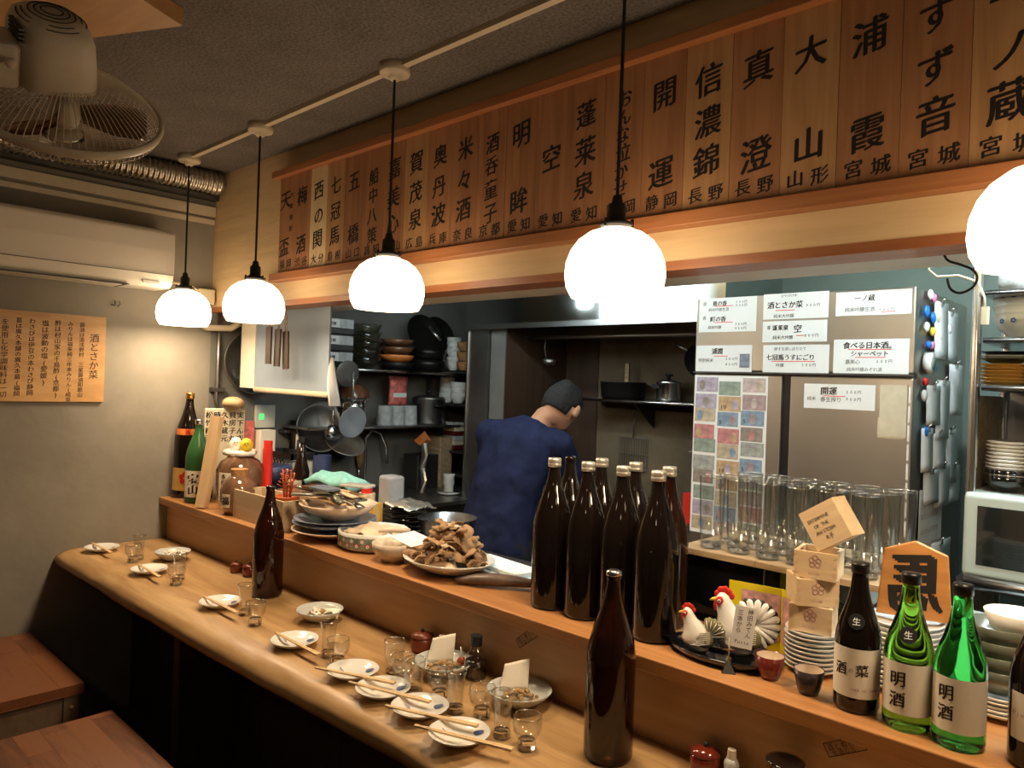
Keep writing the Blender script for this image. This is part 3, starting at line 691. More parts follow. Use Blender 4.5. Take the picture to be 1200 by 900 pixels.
food_bowl(-1.225, 1.352, 'grey white dish of snacks right of the soy bottle', 'folded napkin standing in the dish right of the soy bottle', 'greenish snack pieces in the dish right of the soy bottle', 'stand', 6)
random.seed(11)
# condiments
def lidded_pot(x, y, z, r, label, mat='pot_red'):
    t = thing('condiment_pot', label, 'pot', (x, y, z), 0, 'lidded condiment pots')
    M().lathe([(0,0), (r*.8, 0), (r*.95, r*.3), (r, r*.9), (r*.9, r*1.25), (0, r*1.25)], 24).build('body', mat, t)
    l = M().lathe([(r*.95, r*1.25), (r*.97, r*1.38), (r*.5, r*1.62), (0, r*1.7)], 24).build('lid', mat, t)
    M().ball((0, 0, r*1.8), r*.17, 10, 6).build('knob', 'black_plastic', l)
lidded_pot(-1.655, 1.40, ZT, .034, 'reddish brown lidded pot behind the standing napkin')
lidded_pot(-2.80, 1.395, ZT, .024, 'small red brown lidded pot left of the far brown bottle')
lidded_pot(-2.72, 1.41, ZT, .028, 'dark red lidded pot half hidden behind the far brown bottle', 'lacquer_red_dark')
lidded_pot(-.745, 1.40, ZT, .032, 'red lacquer lidded pot at the bottom edge under the cups', 'red_lacquer')
def shaker(x, y, z, label):
    t = thing('spice_shaker', label, 'shaker', (x, y, z))
    M().lathe([(0,0), (.014, 0), (.015, .003), (.015, .04), (.011, .048), (0, .048)], 20).build('jar', 'grey_porcelain', t); M().cyl(0, 0, .048, .066, .0095, 16, .0085).build('cap', 'white_plastic', t)
shaker(-1.575, 1.405, ZT, 'small white capped shaker left of the soy bottle'); shaker(-.69, 1.405, ZT, 'small white capped shaker beside the red lacquer pot')
t = thing('soy_sauce_bottle', 'small glass soy sauce bottle with black cap in the middle of the counter', 'bottle', (-1.415, 1.385, ZT))
M().lathe([(0,.001), (.029, .001), (.031, .006), (.031, .045), (.026, .062), (.014, .076), (.011, .085)], 24).build('glass_wall', 'thick_glass', t)
M().lathe([(0, .004), (.028, .004), (.028, .046), (0, .046)], 24).build('sauce', 'soy', t); M().cyl(0, 0, .085, .112, .0155, 20, .0165).build('cap', 'black_plastic', t)
t = thing('vinegar_cruet', 'small amber cruet against the left of the soy bottle', 'cruet', (-1.475, 1.39, ZT))
M().lathe([(0,0), (.016, 0), (.019, .012), (.012, .03), (.006, .036), (0, .038)], 18).build('body', 'amber', t); M().loft([(.005, 0, .03), (-.004, 0, .05), (-.006, 0, .062)], .002, 6).build('spoon', 'white_gloss', t)
tag(M().lathe([(0,0), (.02, 0), (.034, .018), (.036, .022), (.03, .022), (0, .012)], 20, True, -.575, 1.39, ZT+.07).lathe([(0,0), (.022,0), (.02,.07), (0, .075)], 20, True, -.575, 1.39, ZT).build('ladle_rest', 'black_lacquer'), 'black lacquer stand by the riser at the bottom right edge', 'stand')

# ================================================================== BOTTLES
BIG = [(0,.0), (.045, 0), (.0505, .004), (.0525, .012), (.0525, .205), (.0515, .225), (.047, .25), (.040, .275), (.032, .298), (.0245, .320), (.0185, .342), (.0155, .362), (.0145, .375), (.0145, .377), (.0165, .380), (.0165, .388), (.0145, .391), (.0, .392)]
def big_bottle(name, x, y, z, label, glass='brown_glass', cap='cap_metal', cat='bottle', group=None, level=.20, capkind='screw'):
    t = thing(name, label, cat, (x, y, z), random.uniform(0, 6), group)
    M().lathe(BIG, 36).build('glass_body', glass, t)
    if capkind == 'screw':
        c = M().lathe([(.0160, .372), (.0178, .373), (.0178, .3815), (.0170, .383), (.0178, .3845), (.0178, .392), (.0168, .396), (0, .3965)], 24).build('cap', cap, t)
    elif capkind == 'crown':
        c = M().lathe([(.0165, .386), (.0178, .387), (.0168, .394), (.014, .3965), (0, .397)], 24).build('cap', 'steel', t)
    return t
big_bottle('sake_bottle', -.922, 1.305, ZT, 'tall brown bottle with silver crown cap, nearest on the counter', capkind='crown')
big_bottle('sake_bottle', -2.44, 1.335, ZT, 'tall brown bottle without cap standing at the far middle of the counter', capkind='none')
ZL = .9455
bot = [(-1.283, 1.525, 'front row, leftmost by the white foam tray'), (-1.172, 1.528, 'front row, second from left'), (-1.064, 1.530, 'front row, third from left'), (-.957, 1.522, 'front row, rightmost beside the hens'),
       (-1.322, 1.640, 'back row, black rimmed without gold cap'), (-1.212, 1.640, 'back row, second from left'), (-1.103, 1.642, 'back row, third from left'), (-.995, 1.632, 'back row, rightmost')]
for i, (x, y, l) in enumerate(bot):
    big_bottle('sake_bottle', x, y, ZL, 'dark brown large sake bottle on the ledge, '+l, 'brown_glass' if i == 7 else 'black_glass', 'cap_metal', group='large dark bottles on the ledge', capkind='none' if i == 4 else 'screw')

def label_patch(r, half, z0, z1, a0, dr=.0004, n=14):
    vs = [((r+dr)*cos(a0+half*(2*k/n-1)), (r+dr)*sin(a0+half*(2*k/n-1)), z) for z in (z0, z1) for k in range(n+1)]
    return M().add(vs, [(k, k+1, n+2+k, n+1+k) for k in range(n)], True)
SM = [(0,0), (.034, 0), (.037, .003), (.0385, .01), (.0385, .118), (.0375, .132), (.033, .150), (.026, .170), (.0195, .190), (.0155, .210), (.0135, .230), (.0130, .238), (.0145, .241), (.0145, .249), (0, .250)]
def small_bottle(x, y, label, glass, txt, round_tag, face, lab=('label_paper', .028, .112, 1.35), capmat='black_metal', sc=1.0, latin=None):
    t = thing('sake_bottle', label, 'bottle', (x, y, ZL)); t.scale = (sc*1.06, sc*1.06, sc*1.08)
    M().lathe(SM, 36).build('glass_body', glass, t)
    M().lathe([(.0138, .236), (.0152, .237), (.0152, .250), (.0148, .254), (.0, .2545)], 24).build('cap', capmat, t)
    L = label_patch(.0385, lab[3], lab[1], lab[2], face).build('label', lab[0], t)
    items = []
    for ch, px, pz, s in txt: items.append((ch, px, pz, s))
    to_cyl(letters(items, .1, .02), .0385, face, .0009).build('lettering', 'ink', L)
    if latin:
        items = []
        for s, px, pz, fs in latin: items += [(c, px+i*fs*.62, pz, fs) for i, c in enumerate(s)]
        to_cyl(letters(items, 0, .0), .0385, face, .0009).build('lettering', 'faint_ink', L)
    if round_tag:
        # round black sticker with the white character for "fresh", on the sloping shoulder
        tg = bpy.data.objects.new('sticker', None)
        R = .0135; z = .158; rr = .0312
        m = M().add([(rr+.001-.38*(R*sin(a)), R*cos(a), z+R*sin(a)*.94) for a in [2*pi*k/24 for k in range(24)]], [tuple(range(24))]) 
        rot = Matrix.Rotation(face, 4, 'Z'); m.xf(rot); st = m.build('sticker', 'black_plastic', t); 
        g = letters([('生', 0, 0, .014)], .05, .03); g.v = [(rr+.0018-.38*b, a, z+b*.94) for a, b, c in g.v]; g.xf(rot); g.build('lettering', 'white_paper', st)
    return t
FA = lambda x, y: atan2(-y, -x)
x, y = -.484, 1.487
small_bottle(x, y, 'black sake bottle with cream label and round sticker, left of the green bottles', 'black_glass', [('酒', -.024, .075, .023), ('の', -.006, .074, .009), ('菜', .012, .076, .022)], True, FA(x, y)-.1, sc=1.0, latin=[('SAKE NO SAKANA', -.004, .043, .006)])
x, y = -.393, 1.478
small_bottle(x, y, 'green sake bottle with brushed white label and round black sticker', 'olive_glass', [('明', -.014, .085, .027), ('酒', -.014, .052, .027)], True, FA(x, y)-.05)
x, y = -.309, 1.468
small_bottle(x, y, 'bright green sake bottle with white label and no sticker', 'green_glass', [('明', -.018, .088, .026), ('酒', -.018, .057, .026)], False, FA(x, y)-.05)
x, y = -.196, 1.478
small_bottle(x, y, 'dark wine bottle with cream label at the right edge of the ledge', 'black_glass', [], False, FA(x, y)-.15, ('label_paper', .04, .105, .9), sc=1.08, latin=[('Pierre', -.028, .076, .010)])

# far left bottles on the ledge
t = big_bottle('shochu_bottle', -3.54, 1.495, ZL, 'tall dark bottle with gold cap and orange labels leaning by the grey wall', 'black_glass', 'gold_foil')
t.rotation_euler = (0, radians(2.5), 0); t.scale = (1.12, 1.12, 1.25); fa = FA(-3.525, 1.505)
L_ = label_patch(.0525, 1.3, .03, .115, fa).build('label', 'gold_label', t); m = M()
for k in range(5):
    a = 2*pi*k/5+.3; m.add([(.014*cos(a)+.010*cos(b)*1.0-.004, .078+.015*sin(a)+.010*sin(b), 0) for b in [2*pi*q/10 for q in range(10)]], [tuple(range(10))])
to_cyl(m, .0525, fa, .001).build('flower_print', 'red', L_)
L_ = label_patch(.0450, 1.2, .235, .262, fa, .004).build('neck_label', 'orange', t); to_cyl(letters(line('寿', -.0, .25, .024), .1, .03), .0495, fa, .0012).build('lettering', 'red', L_)
t = big_bottle('shochu_bottle', -3.445, 1.555, ZL, 'dark bottle with gold cap half hidden behind the matte green bottle', 'black_glass', 'gold_foil')
t.scale = (1.0, 1.0, .98); L_ = label_patch(.0525, 1.2, .03, .14, FA(-3.43, 1.65)).build('label', 'label_paper', t); to_cyl(letters([('蔵', -.01, .10, .05), ('元', -.01, .06, .04)], .1, .03), .0525, FA(-3.43, 1.65), .001).build('lettering', 'ink', L_)
t = big_bottle('sake_bottle', -3.365, 1.475, ZL, 'matte green bottle with brushed white label left of the wooden stake', 'matte_green_glass', 'steel')
t.scale = (1.0, 1.0, .95); t.rotation_euler = (0, 0, 0); fa = FA(-3.365, 1.475)
L_ = label_patch(.0525, 1.35, .03, .155, fa).build('label', 'label_paper', t)
to_cyl(letters([('宝', -.020, .115, .055), ('山', -.018, .065, .05), ('特', .032, .13, .02), ('別', .032, .108, .02), ('純', .032, .086, .02)], .14, .04), .0525, fa, .001).build('lettering', 'ink', L_)
m = M().box(-.022, .022, -.019, .019, 0, .40); o = m.build('wooden_stake', 'pale_wood'); o.location = (-3.195, 1.425, ZL+.004); o.rotation_euler = (radians(-6), radians(5), radians(35)); tag(o, 'pale square wooden stake leaning in front of the jars at the far ledge', 'stake')

# jars, box, plant, ornaments at the far left end of the ledge
t = thing('glazed_jar', 'large brown glazed jar with white label and handled white lid', 'jar', (-3.205, 1.60, ZL))
M().lathe([(0,0), (.065, 0), (.075, .015), (.088, .08), (.088, .14), (.072, .175), (.05, .19), (.045, .2), (0, .2)], 32).build('body', 'jar_glaze', t)
t.scale = (1.16, 1.16, 1.13); fa = FA(-3.165, 1.6)-.5; L_ = label_patch(.0885, .5, .025, .135, fa).build('label', 'label_paper', t)
to_cyl(letters(column('本格焼酎', -.02, .12, .022)+column('蔵元直', .012, .115, .018), .1, .03), .0885, fa, .0012).build('lettering', 'ink', L_)
m = M().loft([(-.05, -.04, .205), (.0, -.045, .207), (.05, -.02, .207), (.055, .02, .208), (.02, .045, .21), (-.04, .04, .212), (-.065, .0, .21), (-.05, -.04, .205)], .012, 8); m.cyl(0, 0, .198, .212, .05, 24); m.build('lid', 'white_gloss', t)
t = thing('corked_jar', 'round brown glazed jar with a wooden stopper in front of the large jar', 'jar', (-2.99, 1.49, ZL)); t.scale = (1.3, 1.3, 1.22)
M().lathe([(0,0), (.04, 0), (.052, .02), (.058, .055), (.058, .085), (.048, .115), (.03, .128), (.026, .132), (0, .132)], 32).build('body', 'jar_glaze', t); M().cyl(0, 0, .13, .155, .025, 24, .027).build('stopper', 'cork', t)
L_ = label_patch(.0585, .28, .03, .075, FA(-3.045, 1.49)-.75).build('label', 'old_paper', t); to_cyl(letters([('福', 0, .052, .03)], .1, .04), .0585, FA(-3.045, 1.49)-.75, .001).build('lettering', 'ink', L_)
t = thing('glazed_bowl', 'shiny brown glazed pot behind the open wooden box', 'pot', (-2.86, 1.65, ZL))
M().lathe([(0,0), (.04, 0), (.07, .04), (.075, .075), (.055, .10), (.05, .105), (.046, .1), (0, .09)], 28).build('body', 'jar_glaze', t)
t = thing('wooden_box', 'open pale wooden box on the ledge right of the corked jar', 'box', (-2.735, 1.505, ZL), radians(0))
W, D, HH, th = .40, .13, .115, .009
for b in ((-W/2, W/2, -D/2, -D/2+th), (-W/2, W/2, D/2-th, D/2), (-W/2, -W/2+th, -D/2+th, D/2-th), (W/2-th, W/2, -D/2+th, D/2-th)):
    M().box(b[0], b[1], b[2], b[3], 0, HH).build('side_board', 'box_wood', t)
M().box(-W/2+th, W/2-th, -D/2+th, D/2-th, 0, .008).build('bottom_board', 'box_wood', t)
t = thing('potted_coral', 'branching red orange ornament in a red dish inside the wooden box', 'ornament', (-2.62, 1.505, ZL+.075))
M().lathe([(0,-.03), (.03, -.03), (.036, .0), (.048, .045), (.046, .048), (.04, .04), (0, .035)], 24).build('dish', 'terracotta', t)
for k in range(7):
    a = k*.9; m = M(); h = random.uniform(.08, .12)
    m.loft([(0+.012*cos(a), .012*sin(a), .03), (.016*cos(a), .016*sin(a), .03+h*.5), (.025*cos(a), .025*sin(a), .03+h)], .0028, 6)
    for q in range(4):
        b = a+q*1.6; z = .03+h*(.6+.13*q); m.loft([(.02*cos(a), .02*sin(a), z-.01), (.02*cos(a)+.022*cos(b), .02*sin(a)+.022*sin(b), z)], .002, 5)
    m.build('branch', 'terracotta', t)
# calligraphy block with rock
t = thing('calligraphy_block', 'white block covered in black brushed characters at the back of the ledge', 'block', (-3.375, 1.60, ZL), FA(-3.375, 1.60)+pi/2)
bevel(M().box(-.088, .088, -.0, .035, 0, .425).build('block', 'old_paper', t), .004)
it = []
for j, c in enumerate(('実下ん店', '貝房子丸', '久木蔵元', '時代人心', '松竹梅酒')):
    it += column(c, .068-.034*j, .395, .033, 1.1)
to_front(letters(it, .1, .03), -.001).build('lettering', 'ink', t)
m = M().ball((0,0,0), (.070, .045, .030), 16, 10); random.seed(5); m.v = [(a*(1+random.uniform(-.08, .08)), b*(1+random.uniform(-.08, .08)), c*(1+random.uniform(-.1, .1))) for a, b, c in m.v]
o = m.build('rough_stone', 'rock'); o.location = (-3.345, 1.625, 1.398); tag(o, 'lumpy tan stone resting on the calligraphy block', 'stone')
random.seed(21)
def egg_doll(x, y, z, body, face, label):
    t = thing('lucky_doll', label, 'figurine', (x, y, z), FA(x, y)+pi/2, 'little lucky figurines')
    M().lathe([(0,0), (.02, 0), (.028, .018), (.027, .038), (.017, .056), (0, .062)], 18).build('body', body, t)
    M().ball((0, -.0235, .036), (.015, .006, .014), 12, 8).build('face', face, t)
    for s in (-1, 1): M().ball((s*.006, -.0295, .038), (.0025, .0018, .003), 8, 6).build('eye', 'ink', t)
    M().ball((0, -.029, .028), (.004, .0015, .0015), 8, 5).build('mouth', 'red', t)
egg_doll(-3.225, 1.585, ZL+.243, 'white_gloss', 'white_gloss', 'small white rounded figurine on the white jar lid')
egg_doll(-3.155, 1.60, ZL+.243, 'yellow', 'yellow', 'small yellow round smiling figurine on the jar lid')
tag(M().cyl(-3.145, 1.70, ZL, ZL+.255, .022, 20).cyl(-3.145, 1.70, ZL+.255, ZL+.29, .020, 20).build('spice_bottle', 'red'), 'red capped seasoning bottle right of the yellow figurine', 'bottle')
t = thing('sauce_bottle', 'dark sauce bottle standing behind the red capped bottle', 'bottle', (-3.02, 1.80, .90)); M().lathe([(0,0), (.035,0), (.037,.2), (.02, .27), (.015, .34), (0, .34)], 20).build('body', 'soy', t); M().cyl(0, 0, .335, .36, .017, 16).build('cap', 'black_plastic', t)
# ledge, centre-left: stacked dishes
t = thing('large_plate', 'wide cream plate at the bottom of the stacked dishes', 'plate', (-2.36, 1.555, ZL)); M().lathe([(0,0), (.07, 0), (.075, .008), (.125, .022), (.158, .034), (.157, .037), (.12, .028), (0, .014)], 40).build('dish', 'cream_ceramic', t)
t = thing('large_plate', 'blue grey patterned plate, upper of two under the cream bowl', 'plate', (-2.36, 1.555, ZL+.05)); M().lathe([(0,0), (.07, 0), (.075, .006), (.12, .014), (.150, .022), (.149, .025), (.12, .018), (0, .010)], 40).build('dish', 'blue_ceramic', t)
t = thing('large_plate', 'grey blue plate, lower of two under the cream bowl', 'plate', (-2.37, 1.56, ZL+.028)); M().lathe([(0,0), (.07, 0), (.075, .006), (.12, .016), (.155, .030), (.154, .033), (.12, .02), (0, .010)], 40).build('dish', 'blue_ceramic', t)
t = thing('shallow_bowl', 'wide cream bowl filled with serving tools on the stacked plates', 'bowl', (-2.35, 1.56, ZL+.068)); M().lathe([(0,0), (.06, 0), (.065, .008), (.115, .03), (.142, .058), (.139, .06), (.11, .036), (.06, .016), (0, .014)], 40).build('dish', 'cream_ceramic', t)
for i in range(9):
    a = random.uniform(-.5, .5); x, y = -2.35+random.uniform(-.04, .04), 1.56+random.uniform(-.06, .05)
    m = M().loft([(-.15, 0, 0), (-.05, 0, .004), (.05, 0, .005), (.14, 0, .0)], [(.016, .006), (.009, .006), (.009, .006), (.018, .005)], 8)
    o = m.build('serving_spoon', ['cream_ceramic', 'dull_steel', 'pale_wood', 'celadon'][i % 4]); o.location = (x, y, ZL+.128+.005*i); o.rotation_euler = (0, random.uniform(-.05, .05), a); tag(o, ['cream ceramic', 'dull steel', 'pale wooden', 'greenish'][i % 4]+' serving spoon across the cream bowl, '+('lowest of its kind' if i < 4 else ('next above' if i < 8 else 'topmost of all')), 'spoon', 'serving tools on the cream bowl')
for i, (x, y, z, mt, l) in enumerate([(-2.35, 1.50, .180, 'blue_ceramic', 'small blue grey tray'), (-2.44, 1.53, .170, 'brown_ceramic', 'small brown dish'), (-2.29, 1.60, .190, 'grey_porcelain', 'small pale tray')]):
    o = bevel(M().rbox(-.06, .06, -.035, .035, 0, .010, .012).build('small_tray', mt), .003); o.location = (x, y, ZL+z); o.rotation_euler = (0, 0, .2*i); tag(o, l+' lying on top of the serving tools', 'tray')
# floral pot / basin with wrapped food
t = thing('patterned_basin', 'wide ceramic basin with red and green flower band', 'basin', (-2.14, 1.57, ZL))
M().lathe([(0,0), (.10, 0), (.115, .01), (.122, .04), (.124, .062), (.121, .064), (.117, .05), (.11, .02), (0, .014)], 44).build('body', 'porcelain', t)
label_patch(.1195, pi, .014, .052, 0, .0035, 64).build('flower_band', 'basin_band', t)
m = M()
for k in range(40):
    a = 2*pi*k/40; zc = .033+.008*(-1)**k
    for q in range(5):
        b = 2*pi*q/5; m._join(to_cyl(M().add([(.004*cos(b)+.0028*cos(c), zc+.004*sin(b)+.0028*sin(c), 0) for c in [2*pi*w_/7 for w_ in range(7)]], [tuple(range(7))]), .1235, a, .0006))
m.build('blossom_print', 'porcelain', t)
m = M()
for k in range(20):
    a = 2*pi*(k+.5)/20; m._join(to_cyl(M().add([(.012*cos(c), .028+.006*sin(c), 0) for c in [2*pi*w_/9 for w_ in range(9)]], [tuple(range(9))]), .1235, a, .0004))
m.build('leaf_print', 'pot_red2', t)
def crumple(name, x, y, z, sx, sy, h, mat, label, cat, seed, n=16, rz=0):
    random.seed(seed); vs = []
    for i in range(n+1):
        for j in range(n+1):
            u, v = i/n*2-1, j/n*2-1; r = min(1, sqrt(u*u+v*v)/1.25)
            vs.append((u*sx, v*sy, h*(1-r*r)+random.uniform(-1, 1)*h*.22+.25*h*sin(5*u+seed)*cos(4*v)))
    o = M().add(vs, [(i*(n+1)+j, (i+1)*(n+1)+j, (i+1)*(n+1)+j+1, i*(n+1)+j+1) for i in range(n) for j in range(n)], True).build(name, mat)
    o.location = (x, y, z); o.rotation_euler = (0, 0, rz); o.modifiers.new('s', 'SOLIDIFY').thickness = .001; tag(o, label, cat); return o
crumple('wrapped_food', -2.14, 1.57, ZL+.045, .085, .075, .03, 'cream_ceramic', 'pinkish wrapped food filling the flowered basin', 'food', 3)
m = M().loft([(-2.06, 1.53, ZL+.072), (-2.03, 1.57, ZL+.078), (-2.0, 1.62, ZL+.072)], [.006, .011, .008], 10); tag(m.build('rolled_food', 'cream_ceramic'), 'small roll of food on the right rim of the flowered basin', 'food')
t = thing('cream_bowl', 'speckled cream bowl between flowered basin and mushrooms', 'bowl', (-1.935, 1.50, ZL)); M().lathe([(0,0), (.035, 0), (.037, .006), (.055, .018), (.068, .042), (.0695, .06), (.067, .061), (.062, .04), (.045, .016), (0, .012)], 36).build('dish', 'speckled_ceramic', t)
o = M().add([(-.07, -.035, .012), (.06, -.05, 0), (.085, .04, .01), (-.05, .05, .022)], [(0,1,2,3)]).build('paper_sheet', 'white_paper'); o.location = (-1.90, 1.545, ZL+.062); tag(o, 'white paper sheet lying across the cream bowl', 'paper')
o.modifiers.new('s', 'SOLIDIFY').thickness = .001
# mushroom dish
t = thing('oval_platter', 'white platter with dark bands under a heap of mushrooms', 'platter', (-1.715, 1.545, ZL)); t.scale = (1, .82, 1)
M().lathe([(0,0), (.07, 0), (.074, .006), (.12, .024), (.158, .045), (.157, .048), (.12, .030), (.06, .014), (0, .012)], 44).build('dish', 'porcelain', t)
label_patch(.078, pi, .003, .010, 0, .004, 48).build('dark_band', 'blue_ink', t)
random.seed(9)
protos = []
for q in range(5):
    m = M(); n, k = 8, 14; R = random.uniform(.022, .03); curl = random.uniform(.3, .9); vs = [(0, 0, .0)]
    for i in range(1, 5):
        for j in range(k):
            a = 2*pi*j/k; r = R*i/4*(1+.16*sin(3*a+q)+.1*sin(5*a)); vs.append((r*cos(a), r*sin(a)*.8, -curl*r*r/R*.8+.002*sin(4*a+q)*i/4))
    fs = [(0, 1+j, 1+(j+1)%k) for j in range(k)]+[(1+(i-1)*k+j, 1+i*k+j, 1+i*k+(j+1)%k, 1+(i-1)*k+(j+1)%k) for i in range(1, 4) for j in range(k)]
    m.add(vs, fs, True)
    m.loft([(R*.55, 0, -.004), (R*.9, .0, -.012), (R*1.3, .004, -.016)], [.009, .007, .005], 8)
    o = m.build('mushroom', 'mushroom_pale' if q == 4 else 'mushroom'); o.modifiers.new('s', 'SOLIDIFY').thickness = .003; protos.append(o)
cnt = 0
for lay_, (num, rad_, z) in enumerate([(22, .125, .050), (19, .105, .075), (15, .080, .100), (10, .058, .125), (6, .030, .148)]):
    for j in range(num):
        q = random.choice([0, 1, 2, 3, 0, 1, 2, 3, 4]); c = protos[q] if cnt < 5 and q == cnt else protos[q].copy()
        if c.name not in COL.objects: COL.objects.link(c)
        a = 2*pi*j/num+random.uniform(-.3, .3); r = rad_*random.uniform(.55, 1)
        c.location = (-1.71+r*cos(a), 1.545+r*sin(a)*.8, ZL+z+random.uniform(-.008, .008)); c.rotation_euler = (random.uniform(-.9, .9), random.uniform(-.9, .9), random.uniform(0, 6.28)); c.scale = (random.uniform(.85, 1.3),)*3
        tag(c, 'brown oyster mushroom cap in the heap on the platter', 'mushroom', 'mushrooms heaped on the platter'); cnt += 1
for q, o in enumerate(protos):
    if 'label' not in o.keys():
        o.location = (-1.71+.05*cos(q*1.3), 1.545+.05*sin(q*1.3), ZL+.08); tag(o, 'brown oyster mushroom cap in the heap on the platter', 'mushroom', 'mushrooms heaped on the platter')
t = thing('foam_tray', 'stack of two white foam tray lids behind the dried fish', 'tray', (-1.60, 1.665, ZL), radians(-6))
bevel(M().rbox(-.15, .13, -.055, .065, 0, .012, .01).build('lower_lid', 'foam_white', t), .003); bevel(M().rbox(-.14, .115, -.04, .065, .0125, .026, .01).build('upper_lid', 'foam_white', t), .003)
o = M().loft([(-.125, 0, .012), (-.11, 0, .013), (-.06, 0, .02), (0, .005, .022), (.06, .008, .021), (.12, .01, .018), (.14, .012, .014)], [(.004, .004), (.010, .008), (.021, .015), (.024, .018), (.020, .015), (.012, .011), (.008, .006)], 14).build('dried_fish', 'fish_skin')
o.location = (-1.495, 1.535, ZL+.0); o.rotation_euler = (0, 0, radians(32)); tag(o, 'dark brown tapering dried fish on the ledge beside the bottles', 'fish')

# ---- black tray with hens
t = thing('lacquer_tray', 'black lacquer oval tray carrying the ceramic hens', 'tray', (-.785, 1.535, ZL), radians(0)); t.scale = (1.18, .78, 1)
M().lathe([(0,0), (.085, 0), (.10, .006), (.108, .018), (.106, .020), (.098, .012), (0, .009)], 44).build('dish', 'black_lacquer', t)
def hen(x, y, z, rz, s, label, small):
    t = thing('ceramic_hen' if small else 'ceramic_rooster', label, 'figurine', (x, y, z), rz); t.scale = (s, s, s)
    # faces -X (beak) ; tail +X
    prof = [(-.012, 0, .004), (-.004, 0, .018), (.0, 0, .035), (-.006, 0, .055), (-.018, 0, .078), (-.025, 0, .096), (-.028, 0, .108), (-.028, 0, .116)]
    m = M().loft(prof, [(.026, .022), (.040, .030), (.043, .032), (.034, .028), (.020, .019), (.0155, .015), (.013, .0125), (.005, .005)], 20)
    m.build('body', 'white_gloss', t)
    w_ = M().ball((.016, 0, .034), (.036, .0335, .026), 20, 12); w_.build('feathered_body', 'feather_olive', t)
    m = M()
    for sd in (-1, 1):
        for k in range(9):
            z0 = .022+.004*k; m.loft([(-.012+.004*k, sd*(.031-.001*k), z0), (.012, sd*(.0355), z0+.003), (.04, sd*(.026), z0+.008)], [.0008, .0014, .0006], 5)
    m.build('feather_line', 'white_gloss', t)
    n = 11 if small else 19
    for k in range(n):
        a = radians((8 if small else -62)+(92 if small else 185)*k/(n-1)); l = .05 if small else .050
        c0 = Vector((.034, 0, .045 if small else .062)); d = Vector((cos(a), 0, sin(a)))
        m = M().loft([c0+d*.004, c0+d*l*.5, c0+d*l*.92, c0+d*l], [(.004, .005), (.007, .0072), (.006, .007), (.001, .002)], 8, flat=(1, 1))
        m.v = [(q[0], q[1]+(.0045 if k % 2 else -.0045), q[2]) for q in m.v]
        f = m.build('tail_feather', 'feather_olive' if small else ('feather_dark' if k % 2 else 'white_gloss'), t)
        if small: g = M().loft([c0+d*.01+Vector((0, -.0125 if k % 2 == 0 else -.0035, 0)), c0+d*l*.9+Vector((0, -.0135 if k % 2 == 0 else -.0045, 0))], .0012, 5); g.build('quill', 'white_gloss', f)
    m = M()
    for k, (dx, dz, r) in enumerate(((-.038, .112, .0062), (-.031, .119, .0075), (-.023, .1205, .0075), (-.016, .117, .007), (-.010, .110, .006))): m.ball((dx, 0, dz), (r*1.0, .0035, r*1.15), 10, 8)
    m.build('comb', 'red', t)
    m = M().ball((-.040, 0, .088), (.0055, .006, .010), 10, 8)
    for sd in (-1, 1): m.ball((-.031, sd*.0115, .100), (.0085, .004, .010), 10, 8)
    m.build('wattle', 'red', t)
    M().loft([(-.038, 0, .101), (-.047, 0, .100), (-.053, 0, .097)], [.0055, .0035, .0006], 8).build('beak', 'yellow', t)
    for sd in (-1, 1):
        e = M().ball((-.0325, sd*.0148, .1015), (.0038, .0016, .0038), 10, 6).build('eye', 'white_gloss', t); M().ball((-.0325, sd*.0162, .1015), (.0018, .001, .0018), 8, 6).build('pupil', 'ink', e)
hen(-.832, 1.502, ZL+.010, radians(22), .80, 'small white and olive ceramic hen at the left of the black tray', True)
hen(-.765, 1.555, ZL+.010, radians(22), 1.12, 'larger ceramic rooster with fanned black and white tail', False)
t = thing('handwritten_card', 'white handwritten card held upright before the rooster', 'card', (-.722, 1.493, ZL+.046), FA(-.722, 1.49)+pi/2)
t.rotation_euler[0] = radians(-3); t.rotation_euler[1] = radians(6)
M().box(-.022, .022, -.0006, .0006, 0, .088).build('card', 'white_paper', t)
to_front(letters(column('神田みてん', .010, .078, .0125, 1.0)+column('三本から', -.010, .074, .0125, 1.0)+[(c, -.012+.006*i, .013, .010) for i, c in enumerate('Pusta')], .1, .02), -.0009).build('lettering', 'ink', t)
t = thing('card_clip', 'small silver pyramid clip stand in front of the hens', 'clip', (-.733, 1.462, ZL), radians(30)); m = M().add([(-.014,-.014,0), (.014,-.014,0), (.014,.014,0), (-.014,.014,0), (0,0,.026)], [(3,2,1,0), (0,1,4), (1,2,4), (2,3,4), (3,0,4)]); m.build('weight', 'steel', t)
M().loft([(0,0,.024), (0,0,.072)], .0012, 6).build('wire', 'wire', t); M().box(-.012, .012, -.001, .001, .044, .047).build('clip_bar', 'gold_foil', t)
# yellow folding card
m = M(); a0 = radians(-10)
t = thing('folding_card', 'bright yellow folding card with pink picture behind the rooster', 'card', (-.70, 1.640, ZL+.0), radians(8))
M().add([(-.12, .0, 0), (-.0, -.0, 0), (.0, -.0, .15), (-.12, .0, .150), (-.12, .0012, 0), (.0, .0012, 0), (.0, .0012, .15), (-.12, .0012, .15)], [(0,1,2,3), (7,6,5,4), (0,3,7,4), (3,2,6,7), (1,0,4,5), (2,1,5,6)]).build('left_leaf', 'yellow_card', t)
M().add([(0, 0, 0), (.072, -.045, 0), (.072, -.045, .15), (0, 0, .15), (.0005, .0012, 0), (.0725, -.0438, 0), (.0725, -.0438, .15), (.0005, .0012, .15)], [(0,1,2,3), (7,6,5,4), (0,3,7,4), (3,2,6,7), (1,0,4,5), (2,1,5,6)]).build('right_leaf', 'yellow_card', t)
